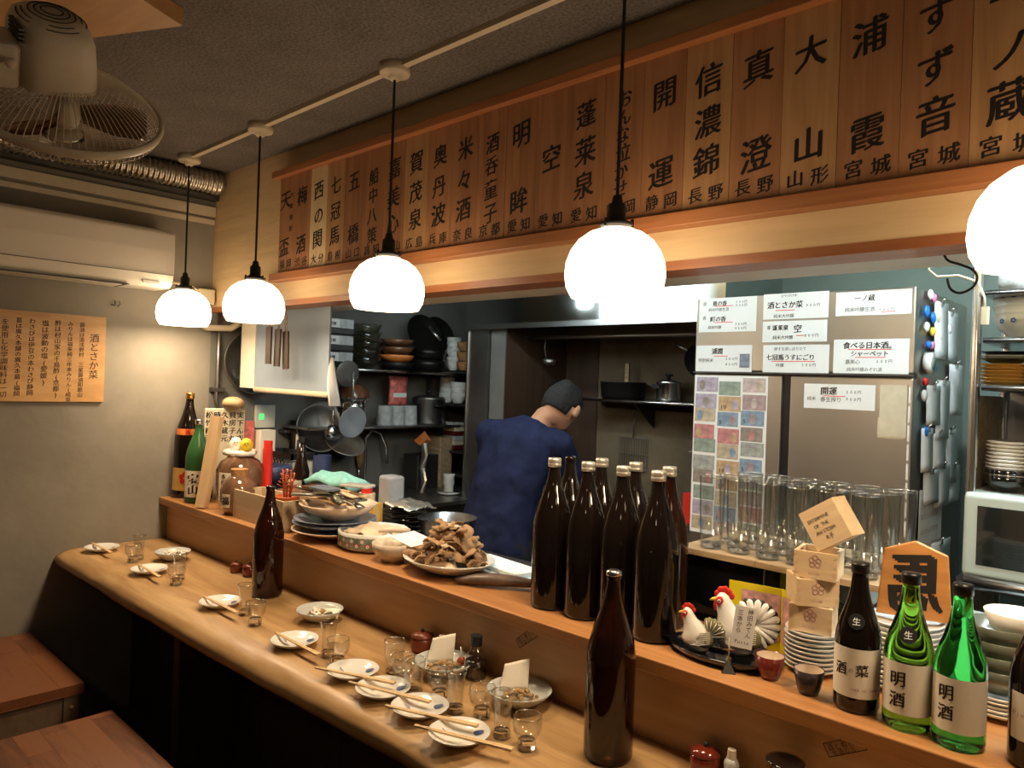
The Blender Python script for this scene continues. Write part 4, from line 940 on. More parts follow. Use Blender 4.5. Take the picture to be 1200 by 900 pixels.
M().add([(-.09, -.001, .03), (-.002, -.001, .03), (-.002, -.001, .135), (-.09, -.001, .135)], [(0,1,2,3)]).add([(.003, -.003, .03), (.055, -.0355, .03), (.055, -.0355, .132), (.003, -.003, .135)], [(0,1,2,3)]).build('picture', 'pink_print', t)
# white dish stack (left) + masu
ORDW = ['bottom', 'second from bottom', 'third from bottom', 'fourth from bottom', 'fifth from bottom', 'sixth from bottom', 'seventh from bottom', 'eighth from bottom', 'ninth from bottom', 'tenth from bottom', 'eleventh from bottom', 'twelfth from bottom', 'thirteenth from bottom', 'fourteenth from bottom']
def nth(k, n): return 'topmost' if k == n-1 else ('bottom one' if k == 0 else ORDW[k])
def dish_stack(name, n, x, y, z, r, dz, mat, label, group, prof=None):
    prof = prof or [(0,0), (.5, 0), (.52, .05), (.86, .13), (1, .24), (.985, .27), (.84, .17), (0, .09)]
    o0 = None
    for k in range(n):
        if o0 is None:
            o = M().lathe([(a*r, b*r) for a, b in prof], 36).build(name, mat); o0 = o
        else: o = o0.copy(); COL.objects.link(o)
        o.location = (x+random.uniform(-.001, .001), y+random.uniform(-.001, .001), z+dz*k); tag(o, label+', '+nth(k, n), 'plate' if 'plate' in name else 'bowl', group)
dish_stack('side_plate', 9, -.617, 1.612, ZL, .058, .0093, 'porcelain', 'white side plate in the stack under the wooden cups', 'white plates under the wooden cups')
def masu(x, y, z, rz, s, label, tilt=None, name='square_wooden_cup'):
    t = thing(name, label, 'wooden cup', (x, y, z), rz, 'square wooden sake cups'); a, h, th = .0425*s, .056*s, .0075*s
    for b in ((-a, a, -a, -a+th), (-a, a, a-th, a), (-a, -a+th, -a+th, a-th), (a-th, a, -a+th, a-th)): M().box(b[0], b[1], b[2], b[3], 0, h).build('side_board', 'masu_wood', t)
    M().box(-a+th, a-th, -a+th, a-th, 0, th).build('bottom_board', 'masu_wood', t)
    # finger joints on the vertical edges (end grain)
    m = M(); n = 6
    for k in range(n):
        if k % 2:
            z0, z1 = h*k/n, h*(k+1)/n; e = .0004
            for sx in (-1, 1):
                m.box(sx*a-(th if sx > 0 else 0), sx*a+(0 if sx > 0 else th), -a-e, -a, z0, z1)
                xx = sx*a
                m.box(min(xx, xx+sx*e), max(xx, xx+sx*e), -a, -a+th, z0, z1)
    m.build('finger_joint', 'pale_wood', t)
    if tilt is None or True:
        m = M()
        for q, (dx, dz) in enumerate(((-.007, .008), (.007, .008), (0, .014), (-.0055, -.001), (.0055, -.001))):
            n2 = 12; rr, ri = .0058*s, .0042*s
            m.add([(dx*s+(rr if j % 2 == 0 else ri)*cos(2*pi*(j//2)/n2), h*.55+dz*s+(rr if j % 2 == 0 else ri)*sin(2*pi*(j//2)/n2), 0) for j in range(2*n2)], [(2*j, (2*j+2)%(2*n2), (2*j+3)%(2*n2), 2*j+1) for j in range(n2)])
        m._join(letters([(c, (-.011+.0045*i)*s, h*.2, .006*s) for i, c in enumerate('KAIUN')], 0, .02))
        to_front(m, -a-.0006).build('blossom_mark', 'faint_ink', t)
    if tilt: t.rotation_euler = tilt
    return t
zs = ZL+.0093*8+.0155
masu(-.617, 1.612, zs, radians(12), 1.0, 'lowest square wooden cup, resting on the white plates')
masu(-.622, 1.610, zs+.057, radians(38), 1.0, 'middle square wooden cup, turned cornerwise')
masu(-.610, 1.614, zs+.114, radians(10), 1.0, 'upper square wooden cup with finger joints and blossom mark')
t = masu(-.600, 1.625, zs+.178, 0, 1.0, 'topmost square wooden cup lying tipped with handwriting on its base')
t.rotation_euler = (0, 0, 0)
ln = letters([(c, -.030+.0058*i, .052, .0105) for i, c in enumerate('EXTERMINE')]+[(c, -.02+.0058*i, .038, .0105) for i, c in enumerate('OF THE')]+[(c, -.024+.0058*i, .024, .0105) for i, c in enumerate('ANISTOSM')]+[(c, -.006+.009*i, .010, .012) for i, c in enumerate('R子')], 0, .02)
ln.v = [(a, -(b-.034), 0-.0006) for a, b, c in ln.v]; ln.f = [f[::-1] for f in ln.f]
ln.build('lettering', 'ink', t)
t.rotation_euler = (Matrix.Rotation(radians(-6), 4, 'Z') @ Matrix.Rotation(radians(-33), 4, 'Y') @ Matrix.Rotation(radians(-90), 4, 'X')).to_euler(); t.location = (-.588, 1.578, zs+.114+.056+.0595)
# cups
def cup(x, y, mat, label):
    t = thing('ceramic_cup', label, 'cup', (x, y, ZL)); M().lathe([(0,0), (.018, 0), (.0225, .012), (.029, .048), (.0275, .048), (.022, .014), (0, .01)], 28).build('body', mat, t); M().lathe([(.0272, .0472), (.0205, .012), (0, .0108)], 28).build('glazed_inside', 'cream_ceramic', t)
cup(-.658, 1.497, 'lacquer_red_dark', 'dark red tumbler cup with cream inside, in front of the yellow card'); cup(-.572, 1.482, 'dark_cup', 'black brown cup with cream inside, beside the black sake bottle')
# shogi plaque on plates
dish_stack('side_plate', 14, -.45, 1.655, ZL, .072, .0095, 'porcelain', 'white plate in the taller stack under the wooden plaque', 'white plates behind the sake bottles')
t = thing('wooden_plaque', 'five sided wooden chess piece plaque with bold black character on plates', 'plaque', (-.437, 1.665, ZL+.0095*13+.021), radians(14)); t.rotation_euler[0] = radians(-8)
pts = [(-.068, 0), (.068, 0), (.058, .132), (.0, .155), (-.058, .132)]
m = M(); m.add([(x, -.012, z) for x, z in pts]+[(x, .012, z) for x, z in pts], [(0,1,2,3,4), (9,8,7,6,5)]+[((i+1)%5, i, 5+i, 5+(i+1)%5) for i in range(5)]); bevel(m.build('board', 'plaque_wood', t), .003)
to_front(letters([('馬', .0, .070, .125, -.80)], -.10, .05), -.0127).build('lettering', 'ink', t)
# bowls right
bp = [(0,0), (.45, 0), (.47, .08), (.85, .35), (1, .75), (.97, .76), (.8, .42), (0, .14)]
dish_stack('stoneware_bowl', 4, -.285, 1.665, ZL+.045, .063, .026, 'celadon', 'greenish grey stoneware bowl at the right ledge end', 'stoneware bowls at the right end', bp)
dish_stack('side_plate', 5, -.285, 1.665, ZL, .062, .0075, 'porcelain', 'white plate at the bottom of the stoneware bowls', 'white plates under the stoneware bowls')
t = thing('rice_bowl', 'cream white bowl on top of the stoneware bowls', 'bowl', (-.262, 1.66, ZL+.148)); M().lathe([(0,0), (.025, 0), (.027, .006), (.042, .02), (.053, .05), (.051, .051), (.04, .024), (0, .012)], 36).build('dish', 'porcelain', t)

# ================================================================== GLASS CASE, BEER GLASSES
t = thing('glass_case', 'black cooled case with wooden top behind the ledge', 'case', (0, 0, 0))
M().box(-1.02, -.565, 1.765, 2.08, 0, 1.105).build('body', 'black_lacquer', t)
x = -1.035
for wd in (.22, .165, .15): M().box(x, x+wd-.0015, 1.745, 2.10, 1.106, 1.120+random.uniform(0, .001)).build('top_plank', 'shelf_wood', t); x += wd
M().box(-.80, -.797, 1.762, 1.766, .95, 1.10).build('door_seam', 'dull_steel', t)
k = 0; pos = ['left', 'second', 'third', 'fourth', 'fifth', 'sixth']
rown = ['front row', 'middle row', 'back row']
ordw = ['leftmost', 'second from left', 'third from left', 'fourth from left', 'fifth from left', 'rightmost']
for r in range(3):
    for c in range(6):
        x = -.965+.078*c+.012*r; y = 1.80+.085*r
        put_glass('beer', x, y, 1.1215, 'tall empty beer glass on the wooden top, %s, %s' % (rown[r], ordw[c]), 'beer glasses on the case', 'beer_glass')

# ================================================================== FRIDGE
FX0, FX1, FY0 = -1.455, -.69, 2.55
fr = thing('refrigerator', 'tall stainless steel refrigerator covered in menu slips and banknotes', 'refrigerator', (FX0, FY0, 0)); FW = FX1-FX0
M().box(.004, FW-.004, .03, .64, 0, 1.885).build('body', 'brushed_steel', fr)
bevel(M().box(.0, FW, -.012, .03, 1.612, 1.885).build('upper_door', 'brushed_steel', fr), .005)
bevel(M().box(.0, .345, -.012, .03, .1, 1.598).build('lower_door', 'brushed_steel', fr), .005)
bevel(M().box(.375, FW, -.012, .03, .1, 1.598).build('lower_door', 'brushed_steel', fr), .005)
M().box(.345, .375, .0, .025, .1, 1.598).build('door_gap', 'black_plastic', fr); M().box(0, FW, .0, .025, 1.598, 1.612).build('hinge_bar', 'dark_steel', fr)
M().box(.0, FW, -.02, -.012, 1.603, 1.609).build('trim_strip', 'dark_steel', fr)
m = M()
for k in range(8): m.box(FW-.012, FW-.006, -.0135, -.012, 1.1+.06*k, 1.15+.06*k)
m.build('white_tape', 'white_paper', fr)
def note(x0, x1, z0, z1, lines, label, y=FY0-.0128, red=None, rz=0):
    t = thing('menu_slip', label, 'menu slip', (x0, y, z0), 0, 'handwritten menu slips on the refrigerator'); t.rotation_euler[1] = rz; w_ = x1-x0; h = z1-z0
    M().box(0, w_, -.001, 0, 0, h).build('paper', 'white_paper', t)
    it = []
    for s, px, pz, fs in lines: it += [(c, px*w_+i*fs*.98, pz*h, fs) for i, c in enumerate(s)]
    to_front(letters(it, .08, .03), -.0014).build('lettering', 'ink', t)
    if red:
        m = M()
        for a, b, zz in red:
            m.box(a*w_, b*w_, -.0016, -.0012, zz*h-.0012, zz*h+.0012)
        m.build('red_underline', 'red_ink', t)
NF = FY0-.0125
note(-1.442, -1.212, 1.757, 1.884, [('泉', .1, .84, .016), ('貴の香', .28, .84, .020), ('純米吟醸生酒', .2, .66, .014), ('500円', .66, .86, .012), ('900円', .66, .76, .012), ('香', .1, .42, .016), ('町の香', .25, .38, .022), ('純米吟醸', .2, .14, .014), ('500円', .66, .22, .012), ('900円', .66, .1, .012)], 'white menu slip with two entries at upper left of the refrigerator', red=[(.28, .6, .76), (.28, .6, .28)])
note(-1.187, -.957, 1.797, 1.887, [('ひやがけ中', .3, .90, .012), ('酒とさか菜', .12, .55, .026), ('純米大吟醸', .2, .12, .015), ('900円', .68, .5, .013)], 'white menu slip with large brushed title, top middle of the refrigerator', red=[(.2, .5, .34)])
note(-.934, -.702, 1.80, 1.878, [('一ノ蔵', .3, .72, .022), ('純米吟醸生酒', .16, .25, .016), ('500円', .6, .22, .013)], 'white menu slip at upper right of the refrigerator door', red=[(.62, .8, .12)])
note(-1.187, -.96, 1.716, 1.79, [('蓬', .1, .7, .015), ('蓬莱泉', .2, .68, .020), ('空', .56, .62, .03), ('純米大吟醸', .2, .22, .015), ('800円', .68, .3, .013)], 'narrow white menu slip in the middle of the upper door', red=[(.54, .66, .3)])
note(-1.449, -1.224, 1.607, 1.707, [('浦霞', .34, .78, .024), ('特別純米', .08, .44, .016), ('500円', .56, .5, .013), ('800円', .56, .3, .013)], 'white menu slip at lower left of the upper door', red=[(.33, .58, .60)])
note(-1.182, -.950, 1.607, 1.706, [('旅する酒しぼりたて', .2, .86, .013), ('七冠馬うすにごり', .1, .56, .022), ('500円', .62, .3, .013), ('吟醸', .24, .28, .015)], 'white menu slip with red underlined line, bottom middle of upper door', red=[(.14, .8, .42)])
note(-.936, -.704, 1.61, 1.722, [('食べる日本酒。', .18, .82, .024), ('シャーベット', .28, .58, .020), ('嘉美心', .2, .34, .016), ('500円', .6, .36, .013), ('純米吟醸みぞれ酒', .22, .12, .014)], 'white menu slip for frozen sake at lower right of the upper door', red=[(.2, .78, .70), (.3, .7, .47)])
note(-1.03, -.80, 1.49, 1.573, [('開運', .30, .72, .028), ('純米', .08, .4, .015), ('春生搾り', .28, .38, .018), ('500円', .62, .7, .013), ('900円', .62, .42, .013)], 'white menu slip on the lower right door of the refrigerator', red=[(.28, .6, .52)])
o = M().box(-.785, -.705, NF-.003, NF, 1.41, 1.575).box(-.79, -.712, NF-.001, NF, 1.405, 1.47).build('paper_pad', 'old_paper'); tag(o, 'blank yellowed sheets hanging at right of the lower door', 'paper')
o = M().box(-1.27, -1.232, NF-.003, NF-.0015, 1.625, 1.675); o = o.build('calendar_magnet', 'blue_ceramic'); tag(o, 'small violet number card beside the lower left slip', 'card')
# banknote board
t = thing('clear_file_sheet', 'white backing sheet for the banknotes on the left door', 'sheet', (FX0, NF, 1.0)); M().box(.005, .295, -.001, 0, 0, .595).build('sheet', 'white_paper', t)
rows = [[(0, 'l'), (2, 'l'), (9, 'r')], [(0, 'c'), (8, 'r'), (1, 'c')], [(3, 'l'), (5, 'r'), (5, 'c')], [(4, 'l'), (4, 'r'), (6, 'c')], [(2, 'c'), (3, 'r'), (7, 'l')], [(7, 'l'), (8, 'c'), (5, 'c')], [(6, 'r'), (8, 'l'), (7, 'l')], [(2, 'l'), (3, 'c'), (1, 'r')], [(0, 'r'), (5, 'l'), (4, 'l')], [(3, 'c'), (1, 'l'), (2, 'l')]]
cn = ['violet', 'dull crimson', 'green', 'sand yellow', 'bright red', 'blue', 'brown', 'grey', 'orange', 'pale pink']; coln = ['left column', 'middle column', 'right column']; rw = ['top', 'second', 'third', 'fourth', 'fifth', 'sixth', 'seventh', 'eighth', 'ninth', 'bottom']
for r, row in enumerate(rows):
    for c, (k, pos_) in enumerate(row):
        x0 = FX0+.012+.094*c+random.uniform(-.003, .003); z1 = 1.588-.058*r-random.uniform(0, .006)-(.012 if c == 1 else 0)
        w_, h = random.uniform(.082, .09), random.uniform(.05, .056)
        t = thing('banknote', '%s banknote in the %s, %s row from the top' % (cn[k], coln[c], rw[r]) if r else '%s banknote at the top of the %s' % (cn[k], coln[c]), 'banknote', (x0, NF-.0012, z1-h), 0, 'banknotes on the left door')
        M().box(0, w_, -.0006, 0, 0, h).build('note', 'banknote_%d' % k, t)
        px = {'l': .25, 'c': .5, 'r': .75}[pos_]*w_
        M().add([(px+.012*cos(a), -.0009, h*.45+.019*sin(a)) for a in [2*pi*j/16 for j in range(16)]], [tuple(range(16))]).build('portrait', 'banknote_%d' % ((k*3+6) % 10), t)
        if k in (5, 8): to_front(letters([('5' if k == 5 else '1', w_*.15, h*.3, .02)]+([('0', w_*.3, h*.3, .02)] if k == 8 else []), 0, .02), -.001).build('numeral', 'ink', t)
# fridge right side: magnets, clips, slips
SXF = FX1+.001
mg = [('white', 2.66, 1.872, .016, 'white_gloss'), ('pink', 2.70, 1.865, .014, 'pink'), ('blue', 2.625, 1.815, .018, 'blue'), ('bright blue', 2.70, 1.80, .018, 'blue'), ('cream', 2.75, 1.805, .016, 'cream_rail'), ('yellow', 2.70, 1.755, .014, 'yellow'),
      ('white round', 2.63, 1.765, .016, 'white_gloss'), ('small blue', 2.66, 1.71, .012, 'blue'), ('magenta', 2.70, 1.71, .013, 'pink'), ('green', 2.71, 1.665, .014, 'green'), ('lower blue', 2.73, 1.638, .014, 'blue'), ('red', 2.64, 1.59, .013, 'red'),
      ('white oval', 2.63, 1.545, .018, 'white_gloss'), ('deep blue', 2.66, 1.43, .016, 'blue'), ('upper white', 2.90, 1.78, .018, 'white_gloss'), ('side white', 2.78, 1.75, .018, 'white_gloss')]
for n_, y, z, r, mt in mg:
    tag(M().ball((SXF+.007, y, z), (.009, r, r*1.1), 14, 8).build('magnet', mt), n_+' magnet on the side of the refrigerator', 'magnet', 'round magnets on the refrigerator side')
t = thing('kitchen_timer', 'round white timer with green face on the refrigerator side', 'timer', (SXF, 2.66, 1.65)); M().xf(Matrix()).loft([(0,0,0), (.022, 0, 0)], .036, 24).build('case', 'white_gloss', t); M().loft([(.022,0,0), (.024, 0, 0)], .022, 20).build('face', 'banknote_2', t)
def slip(y, z1, w_, h, seed, label, sub=False):
    t = thing('order_slip', label, 'paper slip', (SXF+.002, y, z1), 0, 'paper slips on the refrigerator side'); random.seed(seed); n = 6; c = random.uniform(-.02, .02); b = random.uniform(.004, .02)
    w_ *= 1.5; b *= .2; vs = [(.003+b*(1-cos(2.2*i/n))+.008*j, j*w_+c*(i/n)**2, -h*i/n) for i in range(n+1) for j in (0, 1)]
    m = M().add(vs, [(2*i, 2*i+1, 2*i+3, 2*i+2) for i in range(n)], True); o = m.build('paper', 'white_paper', t); o.modifiers.new('s', 'SOLIDIFY').thickness = .0008
    cl = M().box(.0, .014, w_*.4, w_*.4+.022, -.012, .004).loft([(.004, w_*.4+.011, .0), (.02, w_*.4+.011, .014)], .004, 8).build('clip', 'steel', t)
sl = [(2.72, 1.86, .09, .19, 'long slip at the top behind the magnets'), (2.84, 1.84, .10, .17, 'slip right of the magnets near the top'), (2.66, 1.58, .09, .13, 'short curled slip under the magnets'), (2.78, 1.60, .09, .20, 'slip under the steel clips'),
      (2.93, 1.66, .10, .18, 'curled slip near the steel rack post'), (2.62, 1.44, .07, .14, 'narrow slip held by the deep blue magnet'), (2.74, 1.42, .09, .12, 'slip in the middle of the side'), (2.90, 1.43, .09, .19, 'slip near the rear edge, middle height'),
      (2.66, 1.30, .10, .11, 'lower fanned slip at the front edge'), (2.80, 1.31, .10, .14, 'lower fanned slip in the middle'), (2.95, 1.30, .09, .13, 'lower fanned slip at the rear edge'), (2.78, 1.05, .14, .22, 'lowest long slip above the white plates')]
for i, (y, z, w_, h, l) in enumerate(sl): slip(y, z, w_, h, 40+i, 'white paper '+l)
t = thing('rule_sheet', 'large white sheet of faint handwriting on the refrigerator side', 'paper', (SXF+.001, 2.64, 1.0)); M().box(0, .0015, 0, .27, 0, .24).build('paper', 'white_paper', t)
it = []
for k in range(4): it += line('本日仕込み予定表', .03, .20-.05*k, .022, 1.15)
to_right(letters(it, 0, .0), .002).build('lettering', 'faint_ink', t)
random.seed(33)
tag(M().ball((SXF+.012, 2.66, 1.0-.05), (.014, .02, .022), 12, 8).build('round_magnet', 'cream_rail'), 'cream round magnet knob below the handwritten sheet', 'magnet')
# ================================================================== RACK on the right
rk = thing('steel_rack', 'stainless shelf rack with dishes at the right edge', 'rack', (0, 0, 0)); RY = 2.30
for (x, y) in ((-.475, RY), (.45, RY), (-.475, RY+.38), (.45, RY+.38)): M().cyl(x, y, 0, 1.93, .0125, 14).build('post', 'steel', rk)
for z in (1.06, 1.575, 1.70, 1.825):
    M().box(-.455 if z > 1.2 else -.5, .45, RY-.015, RY+.39, z-.012, z).build('shelf', 'steel' if z > 1.6 else 'dark_steel', rk)
    M().loft([(-.455, RY-.018, z-.004), (.45, RY-.018, z-.004)], .008, 8).build('shelf_rail', 'steel', rk)
M().box(-.49, -.478, RY+.01, RY+.38, .9, 1.55).build('side_panel', 'shelf_wood', rk); M().box(-.47, .45, RY+.385, RY+.39, 1.06, 1.57).build('back_panel', 'dull_steel', rk)
# items on rack
def obj_lathe(name, prof, mat, x, y, z, label, cat, group=None, n=28, part='body'):
    t = thing(name, label, cat, (x, y, z), 0, group); M().lathe(prof, n).build(part, mat, t); return t
for i, (x, l) in enumerate(((-.40, 'glass decanter in plastic wrap on the top shelf, left one'), (-.30, 'glass decanter in plastic wrap on the top shelf, right one'))):
    t = obj_lathe('glass_decanter', [(0,0), (.03, 0), (.042, .025), (.04, .05), (.02, .075), (.013, .09), (.018, .105), (0, .108)], 'plastic_bag', x, RY+.06, 1.826, l, 'decanter')
db = [(0,0), (.4, 0), (.42, .08), (.8, .42), (1, .95), (.97, .96), (.78, .46), (0, .16)]
for k in range(4):
    t = obj_lathe('donburi_bowl', [(a*.072, b*.072) for a, b in db], 'porcelain', -.385, RY+.09, 1.702+.020*k, 'white bowl with blue blossoms on the middle shelf, '+nth(k, 4), 'bowl', 'blossom bowls on the middle shelf', part='dish')
    if k == 0 or k == 3:
        m = M()
        for a0 in (-2.2, -1.75, -1.2, -.7):
            for q in range(5):
                b = 2*pi*q/5; m._join(to_cyl(M().add([(.0045*cos(b)+.003*cos(c), (.047 if k else .043)+(a0*7 % 1)*.008+.0045*sin(b)+.003*sin(c), 0) for c in [2*pi*w_/7 for w_ in range(7)]], [tuple(range(7))]), .0665, a0, .0012))
        m.build('blossom_print', 'blue_ink', t)
dish_stack('saucer_plate', 3, -.215, RY+.09, 1.702, .06, .012, 'porcelain', 'white plate right of the blossom bowls', 'plates beside the blossom bowls')
for k in range(9):
    s_ = .052; m = M(); m.add([(-s_,-s_,.012), (s_,-s_,.012), (s_,s_,.012), (-s_,s_,.012), (-s_*.6,-s_*.6,0), (s_*.6,-s_*.6,0), (s_*.6,s_*.6,0), (-s_*.6,s_*.6,0), (-s_*.95,-s_*.95,.013), (s_*.95,-s_*.95,.013), (s_*.95,s_*.95,.013), (-s_*.95,s_*.95,.013), (-s_*.6,-s_*.6,.004), (s_*.6,-s_*.6,.004), (s_*.6,s_*.6,.004), (-s_*.6,s_*.6,.004)],
        [(4,0,1,5)[::-1], (5,1,2,6)[::-1], (6,2,3,7)[::-1], (7,3,0,4)[::-1], (4,5,6,7)[::-1], (0,8,9,1)[::-1], (1,9,10,2)[::-1], (2,10,11,3)[::-1], (3,11,8,0)[::-1], (8,12,13,9)[::-1], (9,13,14,10)[::-1], (10,14,15,11)[::-1], (11,15,12,8)[::-1], (12,13,14,15)])
    yel = k < 6
    o = m.build('square_dish', 'yellow_dish' if yel else 'black_lacquer'  ) if False else m.build('square_dish', 'gold_label' if yel else ('white_gloss' if k == 7 else 'black_lacquer'))
    o.location = (-.418, RY+.07, 1.577+.0095*k+(.004 if not yel else 0)); o.scale = (1, 1, .9) if yel else (1.1, 1.1, .9); o.rotation_euler = (0, 0, 0 if yel else .15)
    tag(o, 'yellow ochre square dish on the lower shelf, '+nth(k, 6) if yel else ('white rimmed square dish between black ones on top' if k == 7 else 'black square dish on the yellow stack, '+('lower' if k == 6 else 'topmost')), 'dish', 'yellow square dishes' if yel else ('black square dishes' if k != 7 else None))
dish_stack('small_bowl', 6, -.275, RY+.07, 1.577, .045, .011, 'cork', 'orange brown small bowl stacked right of the yellow dishes', 'orange brown bowls', bp)
tag(M().rbox(-.36, .2, RY-.01, RY+.35, 1.535, 1.562, .01).build('black_tray', 'black_plastic'), 'flat black tray under the yellow dishes shelf', 'tray')
mw = thing('microwave_oven', 'off white microwave oven with dark glass door on the rack', 'microwave', (-.485, RY-.02, 1.0705)); 
bevel(M().box(0, .50, .0, .36, .0, .222).build('body', 'microwave_white', mw), .010, 3)
bevel(M().box(.003, .385, -.022, .0, .005, .218).build('door', 'microwave_white', mw), .009, 3); bevel(M().box(.035, .36, -.0235, -.0215, .035, .19).build('door_glass', 'oven_glass', mw), .008, 3)
M().box(.395, .49, -.012, 0, .01, .212).build('control_panel', 'microwave_white', mw)
dish_stack('grey_plate', 10, -.405, RY+.07, 1.327, .053, .0098, 'porcelain', 'greenish white plate in the tall stack on the microwave', 'plates on the microwave'); 
dish_stack('black_bowl', 3, -.405, RY+.07, 1.2945, .055, .009, 'black_lacquer', 'black bowl under the plates on the microwave', 'black bowls on the microwave', bp)
dish_stack('white_bowl', 7, -.30, RY+.03, 1.2945, .05, .0165, 'porcelain', 'white bowl in the stack at right on the microwave', 'white bowls on the microwave', bp)
m = M().loft([(-.475, RY-.03, 1.06), (.45, RY-.03, 1.055)], .022, 12); tag(m.build('counter_rail', 'steel'), 'thick steel rail in front below the microwave', 'rail')
t = thing('prep_counter', 'white and steel prep counter behind the ledge at right', 'counter'); M().box(-.56, .9, 1.78, 2.28, 0, .90).build('body', 'dull_steel', t); M().box(-.56, .9, 1.77, 2.28, .90, .93).build('top', 'foam_white', t)
m = M().rbox(-.50, -.10, 2.0, 2.2, .931, 1.0, .02); tag(m.build('plastic_container', 'microwave_white'), 'long off white plastic container below the microwave', 'container')
# S hook and pull cord
m = M()
pts = []
for k in range(13): a = radians(200-200*k/12); pts.append((-.378+.026*cos(a)+0, 1.69, 1.85+.026*sin(a)-.01))
ph = [(-.350, 1.690, 1.835), (-.352, 1.69, 1.862), (-.368, 1.69, 1.879), (-.388, 1.69, 1.878), (-.400, 1.69, 1.860), (-.398, 1.69, 1.838), (-.382, 1.69, 1.818), (-.360, 1.69, 1.805), (-.342, 1.69, 1.788), (-.337, 1.69, 1.768), (-.346, 1.69, 1.750), (-.366, 1.69, 1.740), (-.386, 1.69, 1.748), (-.398, 1.69, 1.766), (-.401, 1.69, 1.782)]
def smooth(P, k=5):
    P = [Vector(p) for p in P]; out = []
    for i in range(len(P)-1):
        p0, p1, p2, p3 = P[max(i-1, 0)], P[i], P[i+1], P[min(i+2, len(P)-1)]
        for j in range(k):
            t_ = j/k; out.append(.5*((2*p1)+(p2-p0)*t_+(2*p0-5*p1+4*p2-p3)*t_*t_+(3*p1-p0-3*p2+p3)*t_**3))
    return out+[P[-1]]
tag(M().loft(smooth([(-.366, 1.76, 1.822), (-.372, 1.76, 1.845), (-.392, 1.76, 1.862), (-.416, 1.76, 1.862), (-.428, 1.76, 1.845), (-.420, 1.76, 1.828), (-.398, 1.76, 1.818), (-.376, 1.76, 1.806), (-.366, 1.76, 1.788), (-.374, 1.76, 1.768), (-.396, 1.76, 1.758), (-.414, 1.76, 1.768), (-.421, 1.76, 1.790)]), .0026, 8).build('s_hook', 'black_metal'), 'large black S shaped hook hanging from the header', 'hook')
t = thing('pull_switch', 'white cord with plug dangling beside the rack post', 'cord', (0, 0, 0)); M().loft([(-.56, 2.2, 2.5), (-.56, 2.2, 1.98), (-.575, 2.2, 1.93), (-.57, 2.2, 1.88), (-.55, 2.2, 1.86), (-.50, 2.2, 1.86), (-.455, 2.2, 1.84), (-.44, 2.2, 1.80), (-.438, 2.2, 1.77)], .003, 6).build('cord', 'cream_rail', t); M().rbox(-.446, -.428, 2.192, 2.208, 1.73, 1.775, .004).build('plug', 'cream_rail', t)

# ================================================================== HOOD, PILLAR, ALCOVE
hd = thing('range_hood', 'wide stainless steel extractor hood over the stove alcove', 'hood')
M().box(-3.03, -1.475, 2.80, 3.34, 1.85, 2.49).build('canopy', 'hood_steel', hd); M().box(-3.035, -1.47, 2.79, 2.81, 1.825, 1.852).build('lip', 'steel', hd)
t = thing('steel_pillar', 'tall stainless steel panel at the left end of the stove alcove', 'panel'); M().box(-3.03, -2.875, 2.82, 2.85, 0, 1.824).build('panel', 'dull_steel', t); M().box(-3.032, -3.024, 2.812, 2.852, 0, 1.824).build('edge_strip', 'steel', t)
sh = thing('stove_shelf', 'steel wall shelf with pots above the stove', 'shelf'); M().box(-2.50, -1.62, 3.12, 3.349, 1.462, 1.474).build('board', 'dull_steel', sh); M().loft([(-2.50, 3.12, 1.468), (-1.62, 3.12, 1.468)], .008, 8).build('front_rail', 'steel', sh)
M().add([(-2.15, 3.15, 1.46), (-2.15, 3.345, 1.46), (-2.15, 3.345, 1.33), (-2.14, 3.15, 1.46), (-2.14, 3.345, 1.46), (-2.14, 3.345, 1.33)], [(0,1,2), (5,4,3), (0,3,4,1), (1,4,5,2), (2,5,3,0)]).build('bracket', 'dark_steel', sh)
t = thing('iron_pot', 'low black iron pot with upright wooden handle on the stove shelf', 'pot', (-2.265, 3.225, 1.475)); M().lathe([(0,0), (.105, 0), (.115, .02), (.118, .085), (.122, .088), (.118, .092), (0, .09)], 32).build('body', 'black_metal', t); M().box(-.012, .012, .03, .045, .09, .19).build('handle', 'shelf_wood', t)
t = thing('stock_pot', 'small steel pot with black knob at right of the stove shelf', 'pot', (-1.99, 3.225, 1.475)); M().lathe([(0,0), (.058, 0), (.06, .01), (.06, .09), (.064, .094), (.05, .105), (0, .112)], 28).build('body', 'steel', t)
M().lathe([(0, .11), (.008, .112), (.01, .125), (.024, .13), (.022, .137), (0, .139)], 16).build('knob', 'black_plastic', t); M().box(-.035, .0, -.085, -.055, .065, .08).box(-.09, -.055, -.012, .012, .07, .085).build('handle', 'black_plastic', t)
t = thing('frying_pan', 'dark pan hanging near the upper right of the alcove', 'pan', (-1.80, 3.2, 1.70)); M().loft([(0, 0, -.02), (.0, -.02, -.025)], .08, 24).build('body', 'black_metal', t); M().loft([(-.05, -.02, .02), (-.13, -.03, .06)], .008, 8).build('handle', 'steel', t)
tag(M().loft([(-3.0, 3.0, 1.79), (-1.5, 3.0, 1.79)], .010, 10).build('hood_pipe', 'dull_steel'), 'thin pipe running under the hood along the alcove', 'pipe')
t = thing('hanging_ladle', 'small ladle hanging from a hook under the hood at left', 'ladle', (-2.60, 2.98, 1.78)); M().loft([(0, 0, 0), (-.005, 0, -.05), (.01, 0, -.11)], .004, 8).build('handle', 'dark_steel', t); M().lathe([(.0, -.14), (.028, -.135), (.036, -.108), (.03, -.108), (0, -.125)], 20, True, .03, 0).build('bowl', 'dull_steel', t)
t = thing('grill_net', 'wire grill rack hanging on the alcove wall below the shelf', 'grill net', (-2.26, 3.33, 1.10))
m = M()
for k in range(13): m.loft([(-.09+.015*k, 0, 0), (-.09+.015*k, 0, .17)], .0018, 5, False)
